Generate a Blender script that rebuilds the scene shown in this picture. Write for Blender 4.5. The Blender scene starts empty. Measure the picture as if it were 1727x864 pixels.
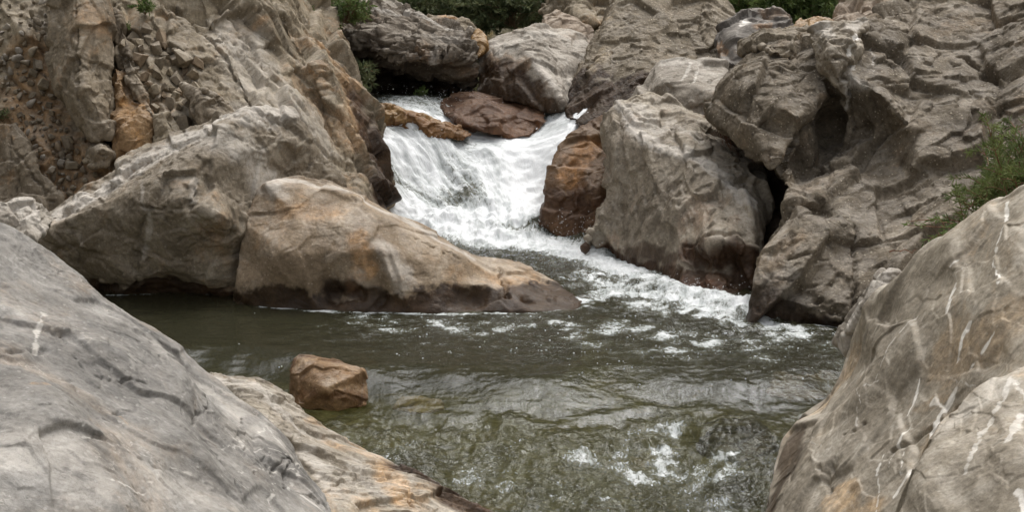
import bpy, bmesh, math, random
import numpy as np
from mathutils import Vector, Matrix, Euler
from mathutils.bvhtree import BVHTree
from mathutils.geometry import delaunay_2d_cdt

R = math.radians
sc = bpy.context.scene
COL = sc.collection

# ------------------------------------------------------------------ camera, sky, sun, exposure
CAMZ, PITCH, F = 3.0, 12.0, 2739.0
cd = bpy.data.cameras.new('camera'); cam = bpy.data.objects.new('camera', cd); COL.objects.link(cam)
cam.location = (0, 0, CAMZ); cam.rotation_euler = (R(90 - PITCH), 0, 0)
cd.sensor_width = 36; cd.lens = 36 * F / 1727; cd.clip_start = .05; cd.clip_end = 600
sc.camera = cam
SUN_EL, SUN_AZ = 62, 35          # azimuth from +Y towards +X
w = bpy.data.worlds.new("World"); sc.world = w; w.use_nodes = True
nt = w.node_tree; bgn = nt.nodes['Background']
sky = nt.nodes.new('ShaderNodeTexSky'); sky.sky_type = 'NISHITA'; sky.sun_disc = False
sky.sun_elevation = R(SUN_EL); sky.sun_rotation = R(SUN_AZ); sky.air_density = 1.0; sky.dust_density = 6.0; sky.ozone_density = .6
hs = nt.nodes.new('ShaderNodeHueSaturation'); hs.inputs['Saturation'].default_value = .16
nt.links.new(sky.outputs[0], hs.inputs['Color']); nt.links.new(hs.outputs[0], bgn.inputs[0])
bgn.inputs[1].default_value = .15
ld = bpy.data.lights.new('sun', 'SUN'); lo = bpy.data.objects.new('sun', ld); COL.objects.link(lo)
ld.energy = .9; ld.angle = R(60); ld.color = (1, .945, .85)
sd = Vector((math.sin(R(SUN_AZ)) * math.cos(R(SUN_EL)), math.cos(R(SUN_AZ)) * math.cos(R(SUN_EL)), math.sin(R(SUN_EL))))
lo.rotation_euler = sd.to_track_quat('Z', 'Y').to_euler(); lo.location = (6, -6, 12)
sc.view_settings.view_transform = 'Standard'; sc.view_settings.look = 'None'; sc.view_settings.gamma = 1
sc.view_settings.exposure = 0.58
try: sc.cycles.use_denoising = True
except Exception: pass
sc.cycles.max_bounces = 8; sc.cycles.transparent_max_bounces = 12

# ------------------------------------------------------------------ projection used only to measure where things stand
cp, sp = math.cos(R(PITCH)), math.sin(R(PITCH))
def ray(px, py):
    u, v = (px - 863.5) / F, (py - 432) / F
    return Vector((u, cp - v * sp, -sp - v * cp))
def P(px, py, Y):
    d = ray(px, py); return Vector((d.x / d.y * Y, Y, CAMZ + d.z / d.y * Y))
def W(px, py, z=0.0):
    d = ray(px, py); t = (z - CAMZ) / d.z
    return Vector((d.x * t, d.y * t, z))
CAM = Vector((0, 0, CAMZ))

# ------------------------------------------------------------------ numpy noise
def _h(ix, iy, iz, s):
    h = (ix * 374761393 + iy * 668265263 + iz * 2147483647 + s * 1274126177) & 0xffffffff
    h = ((h ^ (h >> 13)) * 1274126177) & 0xffffffff
    h = ((h ^ (h >> 16)) * 2246822519) & 0xffffffff
    return (h ^ (h >> 15)) & 0xffffffff
_rg = np.random.RandomState(3)
_G = _rg.normal(size=(512, 3)); _G /= np.linalg.norm(_G, axis=1)[:, None]
def perlin(p, s=0):
    i = np.floor(p).astype(np.int64); f = p - i
    u = f * f * f * (f * (f * 6 - 15) + 10)
    r = np.zeros(len(p))
    for dx in (0, 1):
        wx = u[:, 0] if dx else 1 - u[:, 0]
        for dy in (0, 1):
            wy = u[:, 1] if dy else 1 - u[:, 1]
            for dz in (0, 1):
                wz = u[:, 2] if dz else 1 - u[:, 2]
                g = _G[_h(i[:, 0] + dx, i[:, 1] + dy, i[:, 2] + dz, s) & 511]
                r += wx * wy * wz * ((f[:, 0] - dx) * g[:, 0] + (f[:, 1] - dy) * g[:, 1] + (f[:, 2] - dz) * g[:, 2])
    return r * 1.5
def fbm(p, o=4, s=0, g=.5, l=2.03):
    r = 0; a = 1
    for k in range(o): r = r + a * perlin(p * l ** k + 17.3 * k, s + k); a *= g
    return r
def ridged(p, o=4, s=0, g=.5):
    r = 0; a = 1
    for k in range(o): r = r + a * (1 - 2.2 * np.abs(perlin(p * 2.1 ** k + 9.1 * k, s + k))); a *= g
    return r
_ft = np.random.RandomState(9); _FQ = (_ft.rand(4096, 3) * .8 + .1).astype(np.float32)
_FG = _ft.normal(size=(4096, 3)); _FG = (_FG / np.linalg.norm(_FG, axis=1)[:, None]).astype(np.float32); _FH = (_ft.rand(4096) - .5).astype(np.float32); _FI = _ft.randint(0, 4, 4096)
def facet(p, s=0, k=60., tilt=1.5, hh=.35):
    """blocky fractures: every cell is a tilted plane; returns value and crack closeness"""
    i = np.floor(p).astype(np.int32); f = (p - i).astype(np.float32)
    rs_ = np.random.RandomState(s + 1); E_ = np.array(Euler(rs_.uniform(-.45, .45, 3)).to_matrix())
    D_ = np.array([(.2, -.35, .92), (.88, -.45, .15), (-.8, -.5, .35), (.15, -.85, -.5)]) @ E_.T
    FG = (D_[_FI] + .22 * _FG).astype(np.float32)
    n = len(p); sw = np.zeros(n, np.float32); sv = np.zeros(n, np.float32); d1 = np.full(n, 9., np.float32); d2 = d1.copy()
    for dx in (-1, 0, 1):
        for dy in (-1, 0, 1):
            for dz in (-1, 0, 1):
                h = (i[:, 0] + dx) * 73856093 ^ (i[:, 1] + dy) * 19349663 ^ (i[:, 2] + dz) * 83492791 ^ (s * 2654435)
                h = (h ^ (h >> 11)) & 4095
                v = f - _FQ[h]; v[:, 0] -= dx; v[:, 1] -= dy; v[:, 2] -= dz
                d = np.einsum('ij,ij->i', v, v)
                wgt = np.exp(-k * np.minimum(d, 1.3)) + 1e-33
                sw += wgt; sv += wgt * (tilt * np.einsum('ij,ij->i', v, FG[h]) + hh * _FH[h])
                d2 = np.minimum(np.maximum(d, d1), d2); d1 = np.minimum(d, d1)
    return sv / sw, np.sqrt(d2) - np.sqrt(d1)
def sstep(a, b, x):
    t = np.clip((x - a) / (b - a), 0, 1); return t * t * (3 - 2 * t)

# ------------------------------------------------------------------ object helpers
def tag(o, label=None, cat=None, group=None, kind=None):
    if label: o['label'] = label
    if cat: o['category'] = cat
    if group: o['group'] = group
    if kind: o['kind'] = kind
    return o
def link(name, me, mat=None, parent=None, loc=None):
    o = bpy.data.objects.new(name, me); COL.objects.link(o)
    if mat: me.materials.append(mat)
    if parent: o.parent = parent
    if loc is not None: o.location = loc
    return o
def npmesh(name, co, faces_flat, nper, attrs=None, smooth=True):
    me = bpy.data.meshes.new(name)
    n = len(co); nf = len(faces_flat) // nper
    me.vertices.add(n); me.vertices.foreach_set('co', np.asarray(co, dtype=np.float32).ravel())
    me.loops.add(len(faces_flat)); me.loops.foreach_set('vertex_index', np.asarray(faces_flat, dtype=np.int32))
    me.polygons.add(nf); me.polygons.foreach_set('loop_start', np.arange(nf, dtype=np.int32) * nper)
    me.polygons.foreach_set('loop_total', np.full(nf, nper, dtype=np.int32))
    me.update(calc_edges=True); me.validate()
    me.polygons.foreach_set('use_smooth', np.full(len(me.polygons), smooth))
    for k, v in (attrs or {}).items():
        a = me.attributes.new(k, 'FLOAT', 'POINT'); a.data.foreach_set('value', np.asarray(v, dtype=np.float32))
    return me

# ------------------------------------------------------------------ materials
def newmat(name):
    m = bpy.data.materials.new(name); m.use_nodes = True; t = m.node_tree; t.nodes.clear()
    out = t.nodes.new('ShaderNodeOutputMaterial'); return m, t, out
class NB:
    def __init__(s, t): s.t = t
    def n(s, ty, **k):
        x = s.t.nodes.new('ShaderNode' + ty)
        for a, b in k.items(): setattr(x, a, b)
        return x
    def l(s, a, b): s.t.links.new(a, b)
    def noise(s, vec, scale, detail=6, rough=.55, dist=0.):
        x = s.n('TexNoise'); x.inputs['Scale'].default_value = scale; x.inputs['Detail'].default_value = detail
        x.inputs['Roughness'].default_value = rough; x.inputs['Distortion'].default_value = dist
        s.l(vec, x.inputs['Vector']); return x.outputs['Fac']
    def vor(s, vec, scale, feature='F1', rnd=1.):
        x = s.n('TexVoronoi', feature=feature); x.inputs['Scale'].default_value = scale; x.inputs['Randomness'].default_value = rnd
        s.l(vec, x.inputs['Vector']); return x
    def mr(s, v, a, b, c=0., d=1., ty='SMOOTHSTEP'):
        x = s.n('MapRange', interpolation_type=ty); s.l(v, x.inputs[0])
        for k, q in zip((1, 2, 3, 4), (a, b, c, d)): x.inputs[k].default_value = q
        return x.outputs[0]
    def m(s, op, a, b=None, c=None, clamp=False):
        x = s.n('Math', operation=op, use_clamp=clamp)
        for k, q in enumerate((a, b, c)):
            if q is None: continue
            if isinstance(q, (int, float)): x.inputs[k].default_value = q
            else: s.l(q, x.inputs[k])
        return x.outputs[0]
    def mix(s, fac, a, b, mode='MIX'):
        x = s.n('Mix', data_type='RGBA', blend_type=mode)
        for sock, q in ((x.inputs[0], fac), (x.inputs[6], a), (x.inputs[7], b)):
            if isinstance(q, (int, float)): sock.default_value = q
            elif isinstance(q, tuple): sock.default_value = (*q, 1)
            else: s.l(q, sock)
        return x.outputs[2]
    def attr(s, name):
        x = s.n('Attribute'); x.attribute_name = name; return x.outputs['Fac']
    def bump(s, h, strength, dist, prev=None):
        x = s.n('Bump'); x.inputs['Strength'].default_value = strength; x.inputs['Distance'].default_value = dist
        s.l(h, x.inputs['Height'])
        if prev is not None: s.l(prev, x.inputs['Normal'])
        return x.outputs[0]

def rock_mat(name, dark, mid, light, ochre=(.30, .17, .075), scale=1., speck=.5, pale=(.62, .58, .53), strata=None,
             vein=.3, bump=1., patch=.5, rough=.85, wetc=(.17, .115, .078), warmth=.4, pit=0., bleach_toplight=.27):
    m, t, out = newmat(name); b = NB(t)
    tc = b.n('TexCoord').outputs['Object']
    mp = b.n('Mapping'); b.l(tc, mp.inputs[0])
    if strata:
        mp.inputs['Rotation'].default_value = [R(a) for a in strata[0]]; mp.inputs['Scale'].default_value = strata[1]
    st = mp.outputs[0]
    big = b.noise(st, 1.3 * scale, 9, .6, .4)
    c = b.mix(b.mr(big, .36, .62), dark, mid)
    med = b.noise(st, 4.5 * scale, 12, .68, .8)
    c = b.mix(b.m('MULTIPLY', b.mr(med, .48, .68), patch), c, light)
    dk = b.noise(tc, 3.1 * scale, 12, .75, .3)
    c = b.mix(b.m('MULTIPLY', b.mr(dk, .53, .66), .55), c, tuple(x * .55 for x in dark))
    # ochre / iron patches
    oc = b.noise(tc, 1.7 * scale, 10, .7, .6)
    ocf = b.m('MAXIMUM', b.m('MULTIPLY', b.mr(oc, .52, .68), warmth), b.m('MULTIPLY', b.attr('ochre'), b.mr(b.noise(tc, 9, 8, .7), .25, .6, .35, 1.)))
    c = b.mix(ocf, c, b.mix(b.mr(b.noise(tc, 14, 6), .4, .6), ochre, tuple(min(1, x * 1.7) for x in ochre)))
    # fine grain
    fine = b.noise(tc, 34, 10, .82)
    c = b.mix(1., c, b.mix(b.mr(fine, .3, .7), (.70, .685, .67), (1.26, 1.26, 1.26)), 'MULTIPLY')
    # pale crust along edges and where painted
    pf = b.m('MULTIPLY', b.attr('pale'), b.mr(b.noise(st, 12, 12, .78, .5), .30, .56), clamp=True)
    c = b.mix(b.m('MULTIPLY', pf, .85), c, pale)
    # scoured, sun-bleached tops, with overhead light painted in on upward faces
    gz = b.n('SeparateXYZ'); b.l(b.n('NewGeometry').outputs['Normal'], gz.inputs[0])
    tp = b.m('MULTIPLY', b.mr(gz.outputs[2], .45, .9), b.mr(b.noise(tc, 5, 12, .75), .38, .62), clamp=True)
    c = b.mix(b.m('MULTIPLY', tp, bleach_toplight), c, pale)
    # procedural hairline veins
    vn = b.noise(st, 2.6 * scale, 7, .55, 1.2)
    vv = b.m('ABSOLUTE', b.m('SUBTRACT', vn, .5))
    vm = b.m('MULTIPLY', b.mr(vv, .0, .006, 1., 0.), b.mr(b.noise(tc, 1.9, 3), .5, .6))
    c = b.mix(b.m('MULTIPLY', vm, vein), c, pale)
    c = b.mix(b.m('MINIMUM', b.attr('vein'), 1.), c, (.82, .79, .74))
    # broad weathering
    bw = b.noise(tc, 2.3 * scale, 14, .8, .2)
    c = b.mix(1., c, b.mix(b.mr(bw, .3, .7, ty='LINEAR'), (.60, .58, .55), (1.34, 1.34, 1.34)), 'MULTIPLY')
    # specks: pale lichen dots and dark pits
    v1 = b.vor(tc, 38); cr = b.n('SeparateColor'); b.l(v1.outputs['Color'], cr.inputs[0])
    sp1 = b.m('MULTIPLY', b.mr(v1.outputs['Distance'], .18, .34, 1., 0.), b.mr(cr.outputs[0], .78, .80))
    c = b.mix(b.m('MULTIPLY', sp1, speck * .8), c, tuple(min(1, x * 1.5) for x in light))
    v2 = b.vor(tc, 17); cr2 = b.n('SeparateColor'); b.l(v2.outputs['Color'], cr2.inputs[0])
    sp2 = b.m('MULTIPLY', b.mr(v2.outputs['Distance'], .12, .3, 1., 0.), b.mr(cr2.outputs[1], .82, .84))
    c = b.mix(b.m('MULTIPLY', sp2, speck * .7), c, tuple(x * .45 for x in dark))
    # wet band
    wet = b.attr('wet')
    wc = b.mix(1., c, wetc, 'MULTIPLY')
    wc = b.mix(b.mr(b.noise(tc, 7, 9, .7),   .45, .7, 0., .22), wc, tuple(x * .5 for x in ochre))
    c = b.mix(b.m('MINIMUM', wet, 1.), c, wc)
    pr = b.n('BsdfPrincipled'); b.l(c, pr.inputs['Base Color'])
    ro = b.mr(wet, .2, 1., rough, .42); b.l(ro, pr.inputs['Roughness'])
    pr.inputs['Specular IOR Level'].default_value = .35
    h1 = b.noise(st, 9 * scale, 14, .68, .6)
    n1 = b.bump(h1, .95 * bump, .045)
    rd = b.m('ABSOLUTE', b.m('SUBTRACT', b.noise(st, 5.5 * scale, 9, .6, 1.5), .5))
    crk = b.mr(rd, 0, .02); n2 = b.bump(crk, .5 * bump, .014, n1)
    vc = b.vor(st, 22 * scale, 'DISTANCE_TO_EDGE'); 
    n3 = b.bump(b.noise(tc, 60, 8, .75), .65 * bump, .006, n2)
    nn = n3
    if pit: nn = b.bump(b.mr(b.vor(tc, 26).outputs['Distance'], .1, .5), pit, .012, n3)
    b.l(nn, pr.inputs['Normal']); b.l(pr.outputs[0], out.inputs[0])
    return m

M = {}
M['grey_smooth'] = rock_mat('grey_limestone', (.15, .146, .14), (.265, .256, .242), (.41, .395, .37), bleach_toplight=.2, speck=.3, vein=.5, bump=.55, warmth=.22, ochre=(.34, .24, .15), patch=.4)
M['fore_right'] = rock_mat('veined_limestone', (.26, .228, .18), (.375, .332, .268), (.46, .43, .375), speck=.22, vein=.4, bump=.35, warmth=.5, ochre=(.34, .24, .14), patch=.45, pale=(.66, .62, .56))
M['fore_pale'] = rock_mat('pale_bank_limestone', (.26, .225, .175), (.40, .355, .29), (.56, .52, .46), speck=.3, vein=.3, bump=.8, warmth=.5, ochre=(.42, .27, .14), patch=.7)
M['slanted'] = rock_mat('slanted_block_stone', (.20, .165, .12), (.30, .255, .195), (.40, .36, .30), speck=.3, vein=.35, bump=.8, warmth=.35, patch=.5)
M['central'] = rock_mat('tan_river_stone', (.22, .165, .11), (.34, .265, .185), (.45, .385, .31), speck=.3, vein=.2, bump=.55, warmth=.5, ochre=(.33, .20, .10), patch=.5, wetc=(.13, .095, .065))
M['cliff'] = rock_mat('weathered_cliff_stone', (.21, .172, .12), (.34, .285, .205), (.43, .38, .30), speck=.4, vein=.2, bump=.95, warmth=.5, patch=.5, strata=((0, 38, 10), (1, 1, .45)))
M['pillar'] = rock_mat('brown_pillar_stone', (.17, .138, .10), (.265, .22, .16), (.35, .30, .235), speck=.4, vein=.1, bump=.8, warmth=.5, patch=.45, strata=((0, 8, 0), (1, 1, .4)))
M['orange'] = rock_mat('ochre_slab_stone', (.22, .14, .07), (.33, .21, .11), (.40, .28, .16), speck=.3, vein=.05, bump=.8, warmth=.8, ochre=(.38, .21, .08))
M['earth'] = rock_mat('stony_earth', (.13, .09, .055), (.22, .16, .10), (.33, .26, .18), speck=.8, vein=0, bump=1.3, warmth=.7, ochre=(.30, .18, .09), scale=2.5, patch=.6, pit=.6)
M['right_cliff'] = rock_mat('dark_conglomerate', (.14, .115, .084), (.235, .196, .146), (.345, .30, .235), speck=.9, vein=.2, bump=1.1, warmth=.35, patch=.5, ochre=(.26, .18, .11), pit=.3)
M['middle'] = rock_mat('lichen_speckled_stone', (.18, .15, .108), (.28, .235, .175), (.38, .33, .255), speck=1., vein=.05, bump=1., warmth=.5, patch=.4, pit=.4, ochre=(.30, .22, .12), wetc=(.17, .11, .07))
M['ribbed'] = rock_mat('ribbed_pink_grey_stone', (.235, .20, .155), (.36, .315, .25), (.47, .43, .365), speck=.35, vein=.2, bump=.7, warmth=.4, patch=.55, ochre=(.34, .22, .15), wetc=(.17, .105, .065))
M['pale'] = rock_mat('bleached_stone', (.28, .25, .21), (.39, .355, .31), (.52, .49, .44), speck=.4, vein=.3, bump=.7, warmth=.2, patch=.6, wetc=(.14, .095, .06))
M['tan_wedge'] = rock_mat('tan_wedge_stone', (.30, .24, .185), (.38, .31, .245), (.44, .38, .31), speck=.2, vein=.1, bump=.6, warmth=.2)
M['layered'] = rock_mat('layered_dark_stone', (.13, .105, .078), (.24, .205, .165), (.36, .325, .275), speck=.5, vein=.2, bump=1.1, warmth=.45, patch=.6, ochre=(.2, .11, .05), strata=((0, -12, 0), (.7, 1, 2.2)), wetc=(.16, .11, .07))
M['brown_wet'] = rock_mat('wet_brown_stone', (.11, .06, .03), (.19, .115, .06), (.27, .19, .12), speck=.3, vein=0, bump=.8, warmth=.5, ochre=(.26, .13, .045), rough=.4, wetc=(.6, .5, .42), bleach_toplight=.1)
M['red_wet'] = rock_mat('wet_red_brown_stone', (.13, .075, .045), (.21, .13, .085), (.29, .20, .14), bleach_toplight=.1, speck=.3, vein=0, bump=.8, warmth=.5, ochre=(.30, .15, .06), rough=.3, wetc=(.6, .5, .42))
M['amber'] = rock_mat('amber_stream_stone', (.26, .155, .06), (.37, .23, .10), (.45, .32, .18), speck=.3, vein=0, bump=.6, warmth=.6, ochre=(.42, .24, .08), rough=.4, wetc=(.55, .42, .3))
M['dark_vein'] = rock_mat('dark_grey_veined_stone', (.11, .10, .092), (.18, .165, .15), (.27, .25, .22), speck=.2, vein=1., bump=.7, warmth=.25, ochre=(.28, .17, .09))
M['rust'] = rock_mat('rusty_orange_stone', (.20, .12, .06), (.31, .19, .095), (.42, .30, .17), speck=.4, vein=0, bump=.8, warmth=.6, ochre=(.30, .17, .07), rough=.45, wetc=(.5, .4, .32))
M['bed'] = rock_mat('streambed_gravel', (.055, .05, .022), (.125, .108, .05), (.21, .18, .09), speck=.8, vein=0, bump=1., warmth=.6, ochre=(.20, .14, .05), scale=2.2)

# ------------------------------------------------------------------ relief rock builder
BV = {}
def mkbvh(m2, co):
    nl = len(m2.loops); li = np.empty(nl, dtype=np.int32); m2.loops.foreach_get('vertex_index', li)
    if nl == 4 * len(m2.polygons): li = li.reshape(-1, 4)
    elif nl == 3 * len(m2.polygons): li = li.reshape(-1, 3)
    else: return BVHTree.FromPolygons(co.tolist(), [tuple(p.vertices) for p in m2.polygons])
    return BVHTree.FromPolygons(co.tolist(), li.tolist())
def rock(name, outline, mat, inner=(), ridges=(), thick=1., shrink=.72, vox=.025, lev=1, smooth=4, amp=None, wet=None,
         zw=0., dents=(), cracks=(), veins=(), ochre=(), pale=(), wetp=(), aniso=None, seed=1, label=None, cat='boulder', group=None,
         parent=None, keep=False, dn=.6, dz=0.):
    pts, Ys, edges, wfl = [], [], [], []
    def add(p):
        Y = p[2]; fl = False
        if Y is None: Y = W(p[0], p[1], zw).y; fl = True
        for i, q in enumerate(pts):
            if abs(q[0] - p[0]) < .01 and abs(q[1] - p[1]) < .01: return i
        pts.append((p[0], p[1])); Ys.append(Y); wfl.append(fl); return len(pts) - 1
    ol = [add(p) for p in outline]
    edges += [(ol[i], ol[(i + 1) % len(ol)]) for i in range(len(ol))]
    for rr in ridges:
        ids = [add(p) for p in rr]; edges += [(a, c) for a, c in zip(ids, ids[1:]) if a != c]
    for p in inner: add(p)
    vo, eo, fo, ov, oe, of = delaunay_2d_cdt([Vector(p) for p in pts], edges, [], 1, 1e-4)
    V, fl = [], []
    for v, o in zip(vo, ov):
        if o: V.append(P(v.x, v.y, Ys[o[0]])); fl.append(wfl[o[0]])
        else:
            ds = sorted(((v.x - p[0]) ** 2 + (v.y - p[1]) ** 2, k) for k, p in enumerate(pts))[:3]
            ws = [1 / (d + 1) for d, k in ds]
            V.append(P(v.x, v.y, sum(a * Ys[k] for a, (d, k) in zip(ws, ds)) / sum(ws))); fl.append(False)
    cnt = {}
    for f in fo:
        for a, c in zip(f, list(f[1:]) + [f[0]]): cnt.setdefault((min(a, c), max(a, c)), []).append((a, c))
    bd = [v[0] for v in cnt.values() if len(v) == 1]
    bset = sorted({x for e in bd for x in e})
    cen = sum((V[i] for i in bset), Vector()) / len(bset)
    mY = max(V[i].y for i in bset)
    back = {}
    faces = [tuple(f) for f in fo]
    zmin = min(v.z for v in V)
    yb = mY + thick * .5; back2 = {}
    for i in bset:
        p = V[i]
        q = cen + (p - cen) * shrink; q = CAM + (q - CAM) * (yb / max(q.y, .5))
        if q.z < -1.2: q.z = -1.2
        if fl[i]:
            q.z = p.z - dn; back2[i] = len(V); V.append(Vector((p.x, p.y + .12, p.z - dn)))
        back[i] = len(V); V.append(q)
    cb = CAM + (cen - CAM) * ((mY + thick) / cen.y); ci = len(V); V.append(cb)
    for a, c in bd:
        a1, c1 = back2.get(a, a), back2.get(c, c)
        if a1 != a: faces.append((c, a, a1))
        if c1 != c: faces.append((c, a1, c1))
        faces.append((c1, a1, back[a])); faces.append((c1, back[a], back[c])); faces.append((back[c], back[a], ci))
    me = bpy.data.meshes.new(name); me.from_pydata([tuple(v) for v in V], [], faces)
    bm = bmesh.new(); bm.from_mesh(me); bmesh.ops.recalc_face_normals(bm, faces=bm.faces); bm.to_mesh(me); bm.free()
    o = bpy.data.objects.new('tmp', me); COL.objects.link(o)
    md = o.modifiers.new('r', 'REMESH'); md.mode = 'VOXEL'; md.voxel_size = vox
    md = o.modifiers.new('s', 'SMOOTH'); md.factor = .5; md.iterations = smooth
    if lev: md = o.modifiers.new('u', 'SUBSURF'); md.levels = lev; md.render_levels = lev
    dg = bpy.context.evaluated_depsgraph_get(); dg.update()
    ev = o.evaluated_get(dg); m2 = bpy.data.meshes.new_from_object(ev)
    bpy.data.objects.remove(o); bpy.data.meshes.remove(me)
    n = len(m2.vertices)
    co = np.empty(n * 3, dtype=np.float32); m2.vertices.foreach_get('co', co); co = co.reshape(-1, 3).astype(np.float64)
    no = np.empty(n * 3, dtype=np.float32); m2.vertex_normals.foreach_get('vector', no); no = no.reshape(-1, 3).astype(np.float64)
    bvh = mkbvh(m2, co) if (dents or cracks or veins or ochre or pale or wetp) else None
    def hit(px, py):
        d = ray(px, py).normalized(); h = bvh.ray_cast(CAM, d)
        if h[0] is None:
            h = bvh.find_nearest(P(px, py, cen.y))
        return np.array(h[0])
    def polydist(line, pp0, reach):
        # 3-D distance of points to a polyline laid on the rock
        q = []
        for (a, c) in zip(line, line[1:]):
            k = max(1, int(math.hypot(a[0] - c[0], a[1] - c[1]) / 14))
            q += [hit(a[0] + (c[0] - a[0]) * j / k, a[1] + (c[1] - a[1]) * j / k) for j in range(k)]
        q.append(hit(*line[-1])) if len(line) > 1 else q.append(hit(*line[0]))
        qa = np.array(q); mg = reach * 1.6 + .03
        near = np.where(((pp0 > qa.min(0) - mg) & (pp0 < qa.max(0) + mg)).all(1))[0]; res = np.full(len(pp0), 1e3); pp = pp0[near]
        if len(q) == 1: res[near] = np.linalg.norm(pp - q[0], axis=1); return res
        d = np.full(len(pp), 1e6)
        for a, c in zip(q, q[1:]):
            ab = c - a; L = max((ab * ab).sum(), 1e-9); t = np.clip(((pp - a) @ ab) / L, 0, 1)
            d = np.minimum(d, ((pp - a - t[:, None] * ab) ** 2).sum(1))
        res[near] = np.sqrt(d); return res
    # displacement (full detail only on the side that can be seen)
    vd = co - np.array(CAM); L = np.linalg.norm(vd, axis=1); fac = (no * vd).sum(1) / L
    ax = co[:, 1] * cp - (co[:, 2] - CAMZ) * sp; up = co[:, 1] * sp + (co[:, 2] - CAMZ) * cp
    sel = (fac < .35) & (np.abs(co[:, 0] / ax) < .39) & (np.abs(up / ax) < .22) & (co[:, 2] > -.45)
    fade = sstep(.35, .1, fac)[sel]
    CO, NO = co, no; co = CO[sel]; no = NO[sel]; n = len(co)
    A = dict(big=(.5, .05), f1=(.35, .05), f2=(.13, .018), rg=(2.5, .02), fn=(9., .008), crk=.0, sharp=85.)
    A.update(amp or {})
    q = co.copy()
    if aniso is not None:
        Rm = np.array(Euler([R(a) for a in aniso[0]]).to_matrix()); q = (co @ Rm.T) * np.array(aniso[1])
    wq = np.stack([perlin(q * 2.2, 50), perlin(q * 2.2, 51), perlin(q * 2.2, 52)], 1)
    qq = q + wq * .05
    d = A['big'][1] * fbm(q / A['big'][0], 2, seed)
    if A['f1'][1]:
        v, e = facet(qq / A['f1'][0], seed + 7, A['sharp']); d += A['f1'][1] * v
        if A['crk']: d -= A['crk'] * (1 - sstep(0, .07, e)) * sstep(-.3, .2, perlin(q * 1.3, 70))
    if A['f2'][1]:
        v, e = facet((qq + wq * .03) / A['f2'][0], seed + 13, A['sharp']); d += A['f2'][1] * v * (1. + 1.3 * perlin(q * 1.7, 33))
        if A['crk']: d -= A['crk'] * .4 * (1 - sstep(0, .1, e)) * sstep(-.1, .3, perlin(q * 1.3, 71))
        if A.get('f3', .32):
            v, e = facet((qq + wq * .03) / (A['f2'][0] * .4), seed + 17, A['sharp']); d += A['f2'][1] * A.get('f3', .32) * v * (1. + 1.5 * perlin(q * 2.9, 34))
    if A['rg'][1]: d += A['rg'][1] * .5 * (ridged(q * A['rg'][0] + wq * .6, 3, seed + 21, .45) - 1.)
    d += A['fn'][1] * .7 * fbm(q * A['fn'][0], 4, seed + 31, .6)
    attrs = {k: np.zeros(n) for k in ('wet', 'vein', 'ochre', 'pale')}
    nz = fbm(co * 7, 3, 90) ; nz2 = fbm(co * 25, 3, 91)
    pj = co + np.stack([nz * .03 + nz2 * .01, nz * .02, fbm(co * 8 + 40, 3, 95) * .03 + nz2 * .008], 1)
    for (px, py, r, a) in dents:
        dd = np.linalg.norm(pj - hit(px, py), axis=1); d -= a * np.exp(-(dd / r) ** 2 * 1.4)
    for line, wd, dp in cracks:
        dd = polydist(line, pj, wd); d -= dp * (1 - sstep(0, wd, dd)) ** 1.3
    if veins:
        pv = co + np.stack([nz2 * .012, nz2 * 0, fbm(co * 18 + 70, 2, 97) * .02], 1)
        brk = .7 + .8 * sstep(-.25, .2, fbm(co * 12 + 5, 2, 99)); wv = .6 + .9 * np.abs(perlin(co * 8, 98)) * 2
    for line, wd, st in veins:
        attrs['vein'] = np.maximum(attrs['vein'], st * np.minimum(1, brk) * (1 - sstep(.55, .95, polydist(line, pv, wd * 3) / (wd * wv))))
    for key, LL in (('ochre', ochre), ('pale', pale), ('wet', wetp)):
        for line, wd, st in LL:
            attrs[key] = np.maximum(attrs[key], st * (1 - sstep(.45, 1.15, polydist(line, pj, wd * 2) / wd + nz * .35)))
    if wet:
        hgt = co[:, 2] - wet[0] + .10 * wet[1] * nz * 4 + .03 * nz2 + wet[1] * .9 * perlin(co * 1.6, 88)
        attrs['wet'] = np.maximum(attrs['wet'], 1 - sstep(wet[1] * .8, wet[1] * 1.15 + .015, hgt))
    out = CO.copy(); out[sel] += no * (d * fade)[:, None]; co = out
    fa = {}
    for k2, v2 in attrs.items():
        z2 = np.zeros(len(CO)); z2[sel] = v2; fa[k2] = z2
    attrs = fa; n = len(CO)
    base = Vector((cen.x, cen.y, max(zmin, -.3))) if parent is None else None
    if parent is not None: off = np.array(parent.location)
    else: off = np.array(base)
    if keep: 
        BV[keep] = mkbvh(m2, co)
    m2.vertices.foreach_set('co', (co - off).astype(np.float32).ravel())
    m2.polygons.foreach_set('use_smooth', np.ones(len(m2.polygons), dtype=bool))
    for k, v in attrs.items():
        a = m2.attributes.new(k, 'FLOAT', 'POINT'); a.data.foreach_set('value', v.astype(np.float32))
    m2.name = name; m2.update()
    ob = link(name, m2, mat, parent, None if parent is not None else base)
    if parent is None: tag(ob, label, cat, group)
    ob.location.z += dz
    print(name, n)
    return ob
def onsurf(key, px, py):
    h = BV[key].ray_cast(CAM, ray(px, py).normalized()); return h[0], h[1]

# ================================================================== ROCKS
SM = dict(big=(.6, .05), f1=(.45, .05), f2=(.16, .012), rg=(2.0, .008), fn=(8., .004), sharp=35.)
RG = dict(big=(.5, .06), f1=(.32, .09), f2=(.12, .03), rg=(2.6, .01), fn=(9., .006), crk=.03, sharp=110.)

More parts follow.
